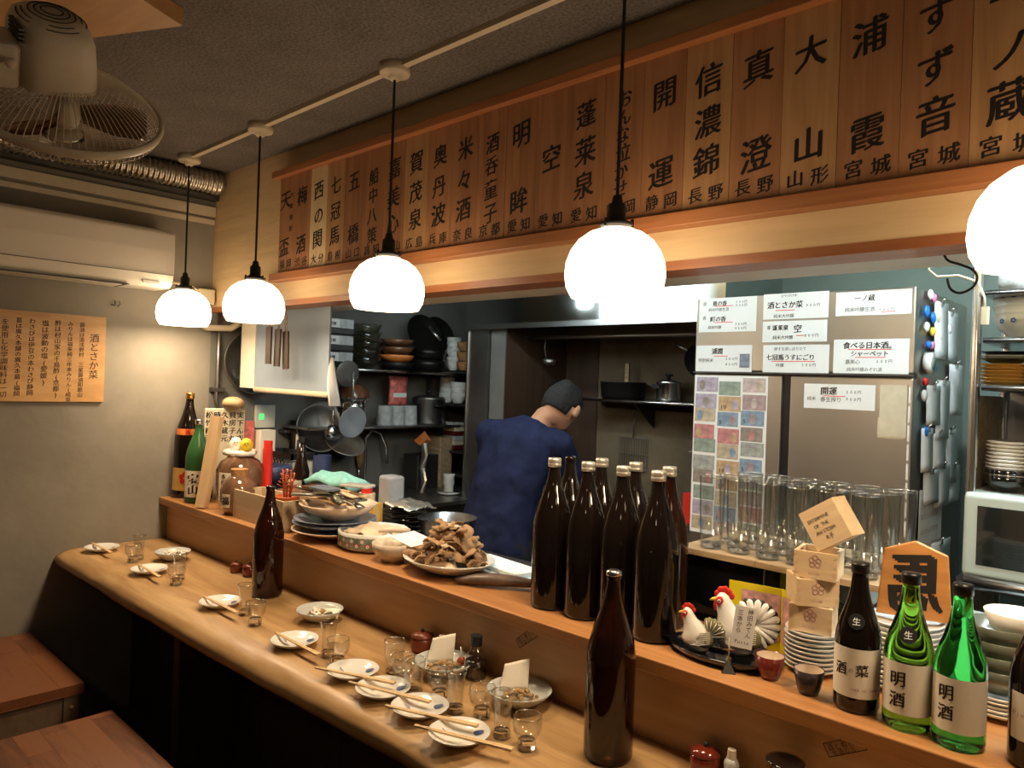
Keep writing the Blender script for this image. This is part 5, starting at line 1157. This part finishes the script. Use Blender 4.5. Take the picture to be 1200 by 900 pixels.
for z in (0, .085, .17): m.loft([(-.092, 0, z), (.092, 0, z)], .0025, 5, False)
m.build('net', 'dull_steel', t); M().loft([(0, 0, .17), (0, 0, .31)], .003, 6).build('handle', 'dull_steel', t)
t = thing('stove', 'dark steel gas stove under the hood', 'stove'); M().box(-2.74, -1.60, 2.78, 3.34, 0, .80).build('body', 'dark_steel', t)
for x in (-2.5, -2.15, -1.8): M().lathe([(.06, .80), (.09, .802), (.09, .83), (.085, .83), (.085, .805)], 20, True, x, 3.05).build('burner', 'black_metal', t)
tag(M().lathe([(0,0), (.10, 0), (.12, .12), (.115, .12), (0, .02)], 28, True, -1.88, 2.97, .835).build('cooking_pot', 'steel'), 'steel pot on the stove seen between the bottle necks', 'pot')
t = thing('utensil_rack', 'little rack with white spoons at the left of the refrigerator', 'rack', (-1.494, 2.72, 1.285)); M().box(-.05, .04, -.05, .05, 0, .006).build('shelf', 'dull_steel', t)
for k in range(3): M().loft([(-.03+.025*k, 0, .006), (-.032+.025*k, 0, .09)], [(.007, .004), (.004, .003)], 8).build('spoon', 'porcelain', t)
tag(M().box(-1.59, -1.462, 2.62, 3.1, 0, .998).build('narrow_cabinet', 'dark_steel'), 'narrow dark cabinet between stove and refrigerator', 'cabinet')
tag(M().rbox(-1.56, -1.49, 2.66, 2.78, 1.0, 1.12, .01).build('red_box', 'red'), 'red container against the left side of the refrigerator', 'container')

# ================================================================== KITCHEN LEFT: white cabinet, shelves, counter
t = thing('roller_blind', 'white blind panel hanging under the header with cream strip and bottom bar', 'blind', (0,0,0))
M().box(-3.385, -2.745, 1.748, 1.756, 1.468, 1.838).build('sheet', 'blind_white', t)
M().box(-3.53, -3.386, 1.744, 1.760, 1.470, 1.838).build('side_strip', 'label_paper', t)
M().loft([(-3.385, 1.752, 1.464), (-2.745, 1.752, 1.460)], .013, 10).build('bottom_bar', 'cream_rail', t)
o = M().loft([(-2.75, 1.765, 1.62), (-2.735, 1.765, 1.50), (-2.71, 1.765, 1.415)], [(.004, .01), (.004, .028), (.003, .03)], 8); o.build('cloth_flap', 'white_paper', t)
for i, (x, z, a, l) in enumerate([(-3.06, 1.585, .0, 'leftmost dark wooden tag hanging before the white blind'), (-3.01, 1.575, .03, 'middle dark wooden tag hanging before the white blind'), (-2.955, 1.565, -.06, 'rightmost, slightly tilted dark wooden tag before the white blind')]):
    t = thing('wooden_tag', l, 'tag', (x, 1.64+.014*i, z), 0, 'dark wooden tags on strings'); t.rotation_euler[1] = a
    M().box(-.022, .022, -.004, .004, 0, .165).build('tag', 'dark_panel', t)
    for q in (-1, 1): M().loft([(q*.004, 0, .16), (q*.010, 0, .20), (0, 0, 1.835-z)], .0018, 6).build('string', 'cork', t)
tag(M().loft([(XL+.07, 1.815, 1.60), (XL+.10, 1.815, 1.60)], .005, 6).build('peg', 'dark_steel'), 'wall peg behind the big round lid', 'peg')
t = thing('wok_lid', 'large dark round pan hanging on the wall behind the white cabinet', 'pan', (XL+.02, 1.83, 1.60))
m = M().lathe([(0,0), (.10, .0), (.155, .018), (.165, .035), (.16, .037), (.15, .024), (.09, .008), (0, .008)], 40); m.xf(Matrix.Rotation(radians(90), 4, 'Y')); m.build('pan', 'dark_steel', t)
m = M().lathe([(0,.022), (.09, .02), (.105, .034), (.10, .036), (.0, .026)], 36); m.xf(Matrix.Translation((.01, .05, .0)) @ Matrix.Rotation(radians(90), 4, 'Y')); m.build('inner_bowl', 'porcelain', t)
# outlet box
t = thing('wall_outlet', 'grey white wall outlet with green light beside the calligraphy block', 'outlet', (XL, 1.86, 1.26)); bevel(M().box(0, .02, 0, .11, 0, .12).build('plate', 'outlet_white', t), .004); M().box(.02, .022, .02, .045, .045, .075).build('indicator_light', 'led_green', t)
tag(M().rbox(XL+.03, XL+.11, 1.84, 1.93, .901, 1.255, .01).build('paper_towel_box', 'label_paper'), 'pale carton below the wall outlet', 'carton')
tag(M().rbox(XL+.03, XL+.075, 1.76, 1.83, .901, 1.30, .008).build('red_carton', 'red_packet'), 'red and white tall carton left of the knife block', 'carton')
# kitchen side counter, sink
t = thing('kitchen_counter', 'dark steel kitchen counter along the left wall', 'counter'); M().box(XL+.001, -2.95, 1.74, 3.1, 0, .88).build('body', 'dark_steel', t); M().box(XL+.001, -2.93, 1.74, 3.1, .88, .90).build('top', 'dull_steel', t)
t = thing('under_ledge_counter', 'dark counter directly behind the serving ledge', 'counter'); M().box(-2.92, -1.06, 1.74, 2.05, 0, .86).build('body', 'dark_steel', t); M().box(-2.925, -1.055, 1.74, 2.05, .86, .88).build('top', 'dark_steel', t)
t = thing('knife_block', 'black block of knives standing on the kitchen counter', 'knife block', (-3.535, 2.07, .901)); M().rbox(-.05, .05, -.04, .04, 0, .25, .01).build('block', 'black_plastic', t)
for k, (x, h, mt) in enumerate(((-.03, .40, 'black_plastic'), (0, .38, 'dark_panel'), (.03, .33, 'white_gloss'), (.045, .30, 'tile_blue'))): M().loft([(x, -.01, .24), (x+.01, -.01, h)], [.012, .014], 8).build('knife_handle', mt, t)
t = thing('black_basket', 'black lattice basket behind the wooden box', 'basket', (-3.37, 1.93, .96), radians(0)); W, D, HH = .16, .07, .20
M().box(-W, W, -D, -D+.01, HH-.03, HH).box(-W, W, D-.01, D, HH-.03, HH).box(-W, -W+.01, -D, D, HH-.03, HH).box(W-.01, W, -D, D, HH-.03, HH).build('rim', 'black_plastic', t)
M().box(-W+.01, W-.01, -D+.012, D-.012, 0, HH-.04).build('liner', 'grey_porcelain', t)
m = M()
for k in range(11):
    x = -W+.03*k
    for s in (-1, 1):
        a, b = (x, x+s*.07)
        if -W <= b <= W: m.loft([(a, -D+.004, 0), (b, -D+.004, HH-.03)], .003, 4)
m.build('lattice', 'black_plastic', t)
tag(M().lathe([(0,0), (.06, 0), (.085, .05), (.09, .09), (.085, .09), (0, .02)], 28, True, -3.24, 1.775, 1.02).cyl(-3.24, 1.775, .901, 1.02, .05, 20).build('navy_bowl', 'tile_blue'), 'navy patterned round bowl behind the corked jar', 'bowl')
tag(M().cyl(-3.20, 2.02, .901, 1.15, .04, 20, .045).build('blue_jug', 'tile_blue'), 'dark blue jug right of the lattice basket', 'jug')
tag(M().lathe([(0,0), (.08, 0), (.10, .06), (.095, .06), (0, .01)], 28, True, -3.40, 2.30, .901).build('blue_basin', 'tile_blue'), 'blue basin at the back of the kitchen counter', 'basin')
tag(M().lathe([(0,0), (.14, 0), (.16, .03), (.155, .03), (0, .01)], 32, True, -2.98, 1.88, 1.02).cyl(-2.98, 1.88, .901, 1.02, .1, 24).build('steel_pan', 'steel'), 'steel pan behind the wooden box', 'pan')
tag(M().cyl(-3.02, 1.775, .901, 1.065, .034, 20).build('tin_can', 'wire'), 'tan cylindrical tin left of the turquoise towel', 'tin')
# towel
m = M(); vs = []; n = 14
for i in range(n+1):
    for j in range(n+1):
        u, v = i/n-.5, j/n-.5; vs.append((u*.34, v*.12, .03*(1-(2*v)**4)*(1-(2*u)**6)+.006*sin(11*u+6*v)+(.012 if v > 0 else 0)*(1-(2*v)**2)))
o = m.add(vs, [(i*(n+1)+j, (i+1)*(n+1)+j, (i+1)*(n+1)+j+1, i*(n+1)+j+1) for i in range(n) for j in range(n)], True).build('folded_towel', 'cyan_towel'); o.location = (-2.745, 1.81, 1.085); o.modifiers.new('s', 'SOLIDIFY').thickness = .03; tag(o, 'turquoise folded towel behind the stacked dishes', 'towel')
tag(M().rbox(-2.86, -2.62, 1.76, 1.87, .881, 1.06, .02).build('metal_canister', 'dull_steel'), 'dull metal canister under the turquoise towel', 'canister')
t = thing('sauce_jar', 'pale jar with red lid behind the stacked dishes', 'jar', (-2.475, 1.775, .915)); M().cyl(0, 0, 0, .16, .035, 20).build('body', 'old_paper', t); M().cyl(0, 0, .16, .19, .022, 20).build('lid', 'red', t)
t = thing('plastic_tub', 'upturned translucent plastic tub behind the cream bowl', 'tub', (-2.40, 1.84, 1.02)); bevel(M().rbox(-.045, .045, -.04, .04, 0, .13, .022).build('body', 'clear_plastic', t), .012, 3)
tag(M().box(-2.46, -2.385, 1.745, 1.79, .91, 1.045).build('small_carton', 'gold_label'), 'small yellow carton with white sticker behind the flowered basin', 'carton')
for k in range(7): 
    t = obj_lathe('black_dish', [(0,0), (.05, 0), (.085, .012), (.087, .015), (0, .008)], 'black_lacquer', -2.345, 1.87, .90+.019*k, 'black dish in the stack behind the mushrooms, '+nth(k, 7), 'dish', 'black dishes behind the mushrooms')
crumple('foil_sheet', -2.32, 1.86, 1.035, .10, .07, .025, 'aluminium', 'crumpled clear film and foil on the black dishes', 'foil', 8)
t = obj_lathe('mixing_bowl', [(0,0), (.06, 0), (.10, .04), (.115, .09), (.12, .092), (.113, .09), (.095, .04), (0, .008)], 'steel', -2.13, 1.905, .925, 'shiny steel mixing bowl behind the mushrooms', 'bowl', n=36)
M().cyl(0, 0, -.039, 0, .06, 20).build('stand', 'black_plastic', t)
# wall shelves on left wall
ws = thing('wall_shelf', 'steel wall shelf holding glass bowls and pans at left', 'shelf'); M().box(XL+.002, XL+.26, 2.10, 3.06, 1.575, 1.587).build('board', 'dull_steel', ws); M().loft([(XL+.262, 2.10, 1.582), (XL+.262, 3.06, 1.582)], .007, 8).build('front_rail', 'steel', ws)
ws = thing('wall_shelf', 'lower steel wall shelf with kettles and saucepan at left', 'shelf'); M().box(XL+.002, XL+.26, 2.02, 3.06, 1.262, 1.274).build('board', 'dull_steel', ws); M().loft([(XL+.262, 2.02, 1.268), (XL+.262, 3.06, 1.268)], .007, 8).build('front_rail', 'dull_steel', ws)
X1 = XL+.14
for k in range(3):
    t = thing('boxed_glassware', ('lowest', 'middle', 'topmost')[k]+' of three labelled clear boxes by the white cabinet', 'box', (X1, 2.20, 1.588+.088*k), 0, 'labelled boxes on the shelf')
    bevel(M().box(-.10, .10, -.09, .09, .0, .034).build('tray', 'black_plastic', t), .004); M().box(-.098, .098, -.088, .088, .034, .082).build('cover', 'plastic_bag', t); M().box(.0985, .1, -.06, .0, .035, .078).build('sticker', 'white_paper', t)
    to_right(letters(line('吟醸', -.052, .055, .02), 0, .02), .1008).build('lettering', 'ink', t)
for k in range(5): obj_lathe('glass_bowl', [(0,0), (.035, 0), (.07, .03), (.088, .07), (.085, .07), (.065, .032), (0, .008)], 'smoky_glass', X1, 2.44, 1.588+.045*k, 'smoky glass bowl in the upper shelf stack, '+nth(k, 5), 'bowl', 'glass bowls on the upper shelf')
for k in range(4):
    obj_lathe('lacquer_bowl', [(0,0), (.05, 0), (.085, .02), (.10, .045), (.097, .045), (.08, .02), (0, .008)], 'orange' if k == 1 else ('brown_ceramic' if k else 'black_plastic'), X1, 2.66, 1.588+.045*k, 'orange rimmed bowl low in the brown stack' if k == 1 else ('black bowl at the bottom of the brown stack' if k == 0 else 'brown bowl in the upper shelf stack, '+nth(k, 4)), 'bowl', None if k < 2 else 'brown bowls on the upper shelf')
for k in range(2):
    obj_lathe('saute_pan', [(0,0), (.09, 0), (.11, .04), (.112, .07), (.108, .07), (0, .01)], 'black_metal', X1, 2.89, 1.588+.068*k, ('lower', 'upper')[k]+' black pan stacked at the right of the upper shelf', 'pan')
t = thing('frying_pan', 'dark frying pan tilted against the wall with steel handle', 'pan', (X1+.0, 2.84, 1.80)); m = M().lathe([(0,0), (.10, 0), (.13, .03), (.126, .03), (.1, .006), (0, .006)], 32); m.xf(Matrix.Rotation(radians(70), 4, 'Y') ); m.build('pan', 'black_metal', t); M().loft([(.03, .02, .06), (.10, .06, -.02)], [.008, .011], 10).build('handle', 'steel', t)
t = thing('frying_pan', 'second dark frying pan behind with handle pointing down', 'pan', (X1-.04, 2.98, 1.80)); m = M().lathe([(0,0), (.10, 0), (.13, .03), (.126, .03), (.1, .006), (0, .006)], 32); m.xf(Matrix.Rotation(radians(75), 4, 'Y') ); m.build('pan', 'black_metal', t); M().loft([(.03, -.08, .08), (.08, -.05, .0)], [.006, .009], 10).build('handle', 'steel', t)
# lower shelf items
t = obj_lathe('steamer_kettle', [(0,0), (.075, 0), (.08, .01), (.08, .05), (.084, .055), (.08, .06), (.08, .1), (.084, .105), (.08, .11), (.08, .14), (.095, .15), (.09, .19), (.05, .225), (0, .232)], 'steel', X1, 2.36, 1.275, 'banded steel steamer pot with copper lid on the lower shelf', 'pot', n=32)
M().lathe([(.096, .155), (.092, .192), (.051, .228), (0, .235)], 32).build('lid', 'brown_ceramic', t)
t = thing('snack_packet', 'red and white food packet standing on plastic cups', 'packet', (X1+.02, 2.66, 1.39)); M().loft([(0,0,0), (0,0,.03), (0,0,.13), (0,0,.165)], [(.012, .07), (.022, .065), (.02, .065), (.003, .07)], 10).build('bag', 'red_packet', t); m = M().box(.0215, .0225, -.05, .045, .045, .07); m.build('band', 'white_paper', t)
t = thing('cup_pack', 'wrapped plastic cups lying under the food packet', 'cups', (X1+.02, 2.66, 1.275));
for k in range(3): M().cyl(0, -.09+.09*k, 0, .112, .046, 18, .043).build('cup', 'plastic_bag', t)
t = obj_lathe('stock_pot', [(0,0), (.095, 0), (.1, .01), (.1, .15), (.104, .155), (.09, .165), (0, .18)], 'dull_steel', X1, 2.91, 1.275, 'large steel stock pot at the right of the lower shelf', 'pot', n=32)
M().loft([(.1, -.04, .11), (.125, 0, .115), (.1, .04, .11)], .007, 8).build('handle', 'black_plastic', t); M().lathe([(0,.18), (.012, .182), (.02, .205), (0, .21)], 16).build('knob', 'black_plastic', t)
# hanging sieves / pans under shelf
t = thing('mesh_strainer', 'round mesh strainer hanging from the upper shelf', 'strainer', (XL+.31, 2.235, 1.31)); m = M().lathe([(0,0), (.05, .006), (.085, .028), (.08, .03), (.048, .008), (0, .003)], 32); m.xf(Matrix.Rotation(radians(100), 4, 'Y')); m.build('mesh_bowl', 'clear_plastic', t)
M().loft([(.02, 0, .085), (.02, 0, .26)], .005, 8).build('handle', 'steel', t)
t = thing('mesh_strainer', 'grey strainer bowl hanging right beside the white cabinet', 'strainer', (XL+.30, 2.20, 1.56)); m = M().lathe([(0,0), (.04, .006), (.07, .028), (.066, .03), (0, .003)], 28); m.xf(Matrix.Rotation(radians(95), 4, 'Y')); m.build('mesh_bowl', 'dull_steel', t)
hk = thing('pan_rack_bar', 'dark bar with hanging pans below the white cabinet', 'bar', (0,0,0)); M().box(XL+.002, XL+.06, 2.0, 2.75, 1.235, 1.25).build('bar', 'dark_steel', hk)
for k in range(4):
    t = thing('steel_pan', ('front', 'second', 'third', 'rear')[k]+' steel bowl of the nest hanging below the white cabinet', 'pan', (XL+.12-.02*k, 2.16+.02*k, 1.255+.004*k), 0, 'hanging steel bowls'); m = M().lathe([(0,0), (.07, 0), (.115, .022), (.13, .045), (.127, .046), (.112, .026), (.068, .005), (0, .004)], 36); m.xf(Matrix.Rotation(radians(75), 4, 'Y') @ Matrix.Rotation(radians(10), 4, 'X')); m.build('bowl', 'dull_steel', t)
t = thing('brass_pan', 'brass coloured frying pan hanging lowest below the shelf', 'pan', (XL+.15, 2.30, 1.17)); m = M().lathe([(0,0), (.08, 0), (.12, .03), (.117, .032), (.078, .005), (0, .005)], 36); m.xf(Matrix.Rotation(radians(38), 4, 'Y')); m.build('bowl', 'cap_metal', t)
t = thing('soup_ladle', 'shiny steel ladle hanging in front of the steel bowls', 'ladle', (XL+.26, 2.17, 1.25)); M().ball((0, 0, 0), (.03, .05, .042), 18, 10).build('bowl', 'steel', t); M().loft([(0, -.005, .04), (0, -.005, .13)], .006, 8).build('handle', 'steel', t)
t = thing('wooden_brush', 'orange wooden handled brush hanging above the dark sink', 'brush', (XL+.03, 2.50, 1.02)); M().loft([(0, 0, .15), (0, 0, .09), (0, 0, .04), (0, 0, .0)], [.010, .022, .02, .008], 12).build('handle', 'cork', t); M().loft([(0, 0, 0), (0, 0, -.05)], .006, 8).build('tip', 'steel', t)
t = thing('faucet', 'thin curved chrome faucet above the sink', 'faucet', (XL+.06, 2.66, .90)); M().loft([(0, -.14, .30), (0, -.10, .34), (0, -.04, .32), (0, 0, .25), (.01, .01, .14)], .009, 10).build('spout', 'steel', t); M().cyl(0, -.14, 0, .3, .009, 12).build('stem', 'steel', t)
for k, (y, z, w_, h, mt, l) in enumerate([(2.84, .90, .16, .20, 'dark_steel', 'dark square bin by the sink'), (2.98, .90, .10, .30, 'shelf_wood', 'upright brown board by the sink')]):
    tag(M().rbox(XL+.1, XL+.24, y-w_/2, y+w_/2, z, z+h, .01).build('bin' if k == 0 else 'cutting_board', mt), l, 'bin' if k == 0 else 'board')
t = thing('foil_strip', 'long crumpled silver foil hanging beside the sink', 'foil', (-3.235, 2.70, .905)); m = M().loft([(0, 0, 0), (.01, 0, .07), (-.008, 0, .14), (.008, 0, .21), (0, 0, .28)], [(.008, .02), (.022, .012), (.014, .02), (.024, .01), (.016, .02)], 7); m.sm = [False]*len(m.f); m.build('foil', 'aluminium', t)
tag(M().add([(-3.33, 2.70, 1.19), (-3.25, 2.68, 1.17), (-3.20, 2.69, 1.21), (-3.26, 2.72, 1.25), (-3.33, 2.73, 1.18), (-3.25, 2.72, 1.165), (-3.20, 2.72, 1.20), (-3.26, 2.73, 1.24)], [(0,1,2,3), (7,6,5,4), (0,4,5,1), (1,5,6,2), (2,6,7,3), (3,7,4,0)]).build('orange_cloth', 'orange'), 'small orange cloth clipped above the foil strip', 'cloth')
t = thing('dish_shelf', 'dark rack on the back wall stacked with cups left of the pillar', 'shelf', (0,0,0))
for z in (1.79-.19, 1.40, 1.12, .98): M().box(XL+.002, -3.06, 3.0, 3.349, z-.012, z).build('board', 'dark_steel', t)
M().box(XL+.002, XL+.02, 3.0, 3.02, .9, 1.85).build('post', 'dull_steel', t)
bp2 = [(0,0), (.6, 0), (.62, .1), (.95, .6), (1, 1.2), (.95, 1.2), (.6, .2), (0, .2)]
def cup_stack(n, x, z, r, dz, mat, label, group):
    o0 = None
    for k in range(n):
        if o0 is None: o = M().lathe([(a*r, b*r) for a, b in bp2], 22).build('tea_cup', mat); o0 = o
        else: o = o0.copy(); COL.objects.link(o)
        o.location = (x, 3.08, z+dz*k); tag(o, label+', '+nth(k, n), 'cup', group)
cup_stack(5, -3.535, 1.605, .05, .022, 'grey_porcelain', 'greenish cup in the low stack on the cup rack', 'greenish cups on the rack'); cup_stack(6, -3.44, 1.605, .045, .03, 'porcelain', 'white cup in the tall stack on the cup rack', 'white cups in the tall stack'); cup_stack(3, -3.345, 1.605, .045, .06, 'cork', 'orange brown cup stacked beside the pillar', 'orange brown cups')
cup_stack(4, -3.49, 1.405, .05, .035, 'porcelain', 'white cup on the middle board of the cup rack', 'white cups on the middle board'); cup_stack(3, -3.385, 1.405, .05, .035, 'white_gloss', 'cream cup on the middle board beside the pillar', 'cream cups on the middle board')
for k in range(6): tag(M().rbox(-3.46+.006*k, -3.34, 3.02, 3.10, 1.125+.028*k, 1.150+.028*k, .006).build('folded_cloth', ['lacquer_red_dark', 'cream_rail', 'grey_porcelain'][k % 3]), 'folded cloth in the pile beside the pillar, '+nth(k, 6), 'cloth', 'folded cloths on the rack')
tag(M().lathe([(0,0), (.03, 0), (.028, .03), (.035, .05), (.03, .08), (.035, .1), (0, .1)], 20, True, -3.13, 2.80, .917).build('white_vase', 'porcelain'), 'small white waisted vase on a saucer beside the pillar', 'vase')
tag(M().lathe([(0,.0), (.05, .0), (.065, .012), (0, .008)], 24, True, -3.13, 2.80, .901).build('saucer', 'porcelain'), 'white saucer under the small white vase', 'saucer')

# ================================================================== CHEF
def capsule(m, a, b, ra, rb, n=16):
    a, b = Vector(a), Vector(b); m.loft([a+(b-a)*t for t in (0, .25, .5, .75, 1)], [ra+(rb-ra)*t for t in (0, .25, .5, .75, 1)], n); m.ball(a, ra, n, 10); m.ball(b, rb, n, 10)
ch = thing('person', 'person in a navy work jacket seen from behind, head bent over the stove', 'person', (-2.30, 2.36, 0))
O = Vector((-2.30, 2.36, 0))
def rel(p): return Vector(p)-O
J = dict(hipL=(-2.40, 2.36, .86), hipR=(-2.22, 2.36, .86), kneeL=(-2.41, 2.38, .47), kneeR=(-2.20, 2.40, .47), ankL=(-2.41, 2.33, .08), ankR=(-2.19, 2.34, .08),
         shL=(-2.455, 2.44, 1.30), shR=(-2.09, 2.50, 1.275), elL=(-2.53, 2.55, 1.06), elR=(-2.10, 2.66, 1.06), wrL=(-2.38, 2.76, 1.02), wrR=(-2.08, 2.82, 1.0),
         neck=(-2.235, 2.50, 1.345), head=(-2.155, 2.60, 1.445))
J = {k: rel(v) for k, v in J.items()}
def remesh(o, vs=.012, sm=6, f=.5):
    r = o.modifiers.new('r', 'REMESH'); r.mode = 'VOXEL'; r.voxel_size = vs; r.use_smooth_shade = True
    s = o.modifiers.new('s', 'SMOOTH'); s.iterations = sm; s.factor = f
# body (skin): head, neck, arms, hands, legs in one surface
b = M()
hc = J['head']; hd_rot = (Matrix.Rotation(radians(12), 3, 'Z') @ Matrix.Rotation(radians(-34), 3, 'X') @ Matrix.Rotation(radians(12), 3, 'Y'))
hr = lambda p: hc+hd_rot @ Vector(p)
b.ball(hc, (.076, .095, .105), 20, 14, hd_rot); b.ball(hr((0, .03, -.055)), (.055, .062, .055), 16, 10, hd_rot); b.ball(hr((0, .102, -.015)), (.012, .02, .016), 10, 8)
for s in (-1, 1): b.ball(hr((s*.088, -.002, -.012)), (.014, .022, .034), 10, 8, hd_rot)
b.loft([hr((0, -.015, -.06)), (hc+J['neck'])/2+Vector((-.004, -.012, -.0)), J['neck']+Vector((0, 0, -.04))], [.052, .05, .062], 16)
for s in 'LR':
    capsule(b, J['sh'+s], J['el'+s], .045, .038); capsule(b, J['el'+s], J['wr'+s], .037, .026)
    capsule(b, J['hip'+s], J['knee'+s], .075, .052); capsule(b, J['knee'+s], J['ank'+s], .05, .036)
    w_ = J['wr'+s]; d = (J['wr'+s]-J['el'+s]).normalized(); sd = Vector((0,0,1)).cross(d).normalized()
    b.ball(w_+d*.045, (.036, .036, .018), 14, 8)
    for k in range(4):
        p = w_+d*.07+sd*(-.027+.018*k); L = [.062, .072, .068, .055][k]
        b.loft([p-d*.02, p+d*L*.5+Vector((0,0,-.004)), p+d*L*.8+Vector((0,0,-.02)), p+d*L*.85+Vector((0,0,-.036))], [.009, .0085, .008, .0065], 8)
    sg = 1 if s == 'L' else -1
    b.loft([w_+d*.03-sd*(.025*sg*-1), w_+d*.06-sd*(-.05*sg), w_+d*.085-sd*(-.05*sg)+Vector((0,0,-.015))], [.011, .010, .008], 8)
    f = J['ank'+s]; b.loft([f+Vector((0,-.04,-.045)), f+Vector((0, .03, -.04)), f+Vector((0, .15, -.055))], [.034, .036, .024], 12)
b.ball((J['hipL']+J['hipR'])/2+Vector((0,0,.05)), (.15, .10, .11)); b.loft([(J['hipL']+J['hipR'])/2, rel((-2.27, 2.42, 1.15)), rel((-2.26, 2.48, 1.30))], [(.13, .09), (.13, .09), (.13, .09)], 20)
o = b.build('body', 'skin', ch); remesh(o, .009, 3)
# face details
for s in (-1, 1):
    e = M().ball(hr((s*.03, .086, .012)), (.012, .008, .008), 12, 8, hd_rot).build('eye', 'white_gloss', ch); M().ball(hr((s*.03, .093, .012)), .0045, 8, 6).build('pupil', 'ink', e)
    M().loft([hr((s*.045, .082, .032)), hr((s*.03, .092, .036)), hr((s*.014, .092, .032))], .004, 6).build('eyebrow', 'hair', ch)
M().loft([hr((-.022, .088, -.055)), hr((0, .094, -.053)), hr((.022, .088, -.055))], [.003, .006, .003], 8).build('lips', 'terracotta', ch)
# hair cap
h = M(); h.ball((0,0,0), (.084, .101, .104), 36, 24, None)
hv = []
for v in h.v:
    a = Vector(v); n_ = .0025*sin(60*a.x+20*a.z)+.002*sin(85*a.y+40*a.x)
    hv.append(a*(1+n_/.1))
h.v = hv
keep = [i for i, f in enumerate(h.f) if (lambda c: c.z > (-.066 if c.y < -.035 else (-.01 if c.y < .03 else .045)))(sum((Vector(h.v[j]) for j in f), Vector())/len(f))]
h.f = [h.f[i] for i in keep]; h.sm = [True]*len(h.f)
h.v = [hr((v[0], v[1]-.004, v[2]+.008)) for v in h.v]
o = h.build('hair', 'hair', ch); s = o.modifiers.new('s', 'SOLIDIFY'); s.thickness = .008; s.offset = 0
# jacket
j = M()
j.loft([rel((-2.31, 2.36, .80)), rel((-2.31, 2.36, .92)), rel((-2.30, 2.385, 1.04)), rel((-2.285, 2.42, 1.16)), rel((-2.265, 2.455, 1.26)), rel((-2.25, 2.48, 1.325)), rel((-2.235, 2.495, 1.36))],
       [(.185, .135), (.18, .13), (.178, .125), (.19, .125), (.192, .12), (.14, .085), (.07, .062)], 28)
for s in 'LR':
    sh = J['sh'+s]; capsule(j, rel((-2.26, 2.46, 1.295)), sh, .075, .068); capsule(j, sh, J['el'+s], .070, .060); capsule(j, J['el'+s], J['el'+s]+(J['wr'+s]-J['el'+s])*.75, .058, .05)
j.loft([rel((-2.24, 2.49, 1.335)), rel((-2.228, 2.505, 1.375))], [.070, .060], 20)
o = j.build('jacket', 'navy_cloth', ch); remesh(o, .011, 5)
tx = bpy.data.textures.new('folds', 'CLOUDS'); tx.noise_scale = .09; dm = o.modifiers.new('d', 'DISPLACE'); dm.texture = tx; dm.strength = .022; dm.mid_level = .5; dm.texture_coords = 'LOCAL'
k = M()
for s in 'LR': capsule(k, J['hip'+s]+Vector((0,0,-.02)), J['knee'+s], .095, .07); capsule(k, J['knee'+s], J['ank'+s]+Vector((0,0,.02)), .068, .055)
k.ball(rel((-2.31, 2.36, .88)), (.17, .12, .12)); o = k.build('trousers', 'dark_cloth', ch); remesh(o, .013, 4)
for s in 'LR':
    f = J['ank'+s]; m = M().loft([f+Vector((0,-.055,-.042)), f+Vector((0, -.02, -.038)), f+Vector((0, .06, -.042)), f+Vector((0, .17, -.052))], [.036, .046, .046, .03], 14); m.v = [(a, b_, max(c, -0+.001)) for a, b_, c in m.v]; m.build('shoe', 'black_plastic', ch)

for o in list(GL.values()): bpy.data.objects.remove(o)
S.cycles.max_bounces = 10; S.cycles.transparent_max_bounces = 24; S.cycles.transmission_bounces = 10
S.cycles.caustics_reflective = False; S.cycles.caustics_refractive = False
S.cycles.sample_clamp_indirect = 6
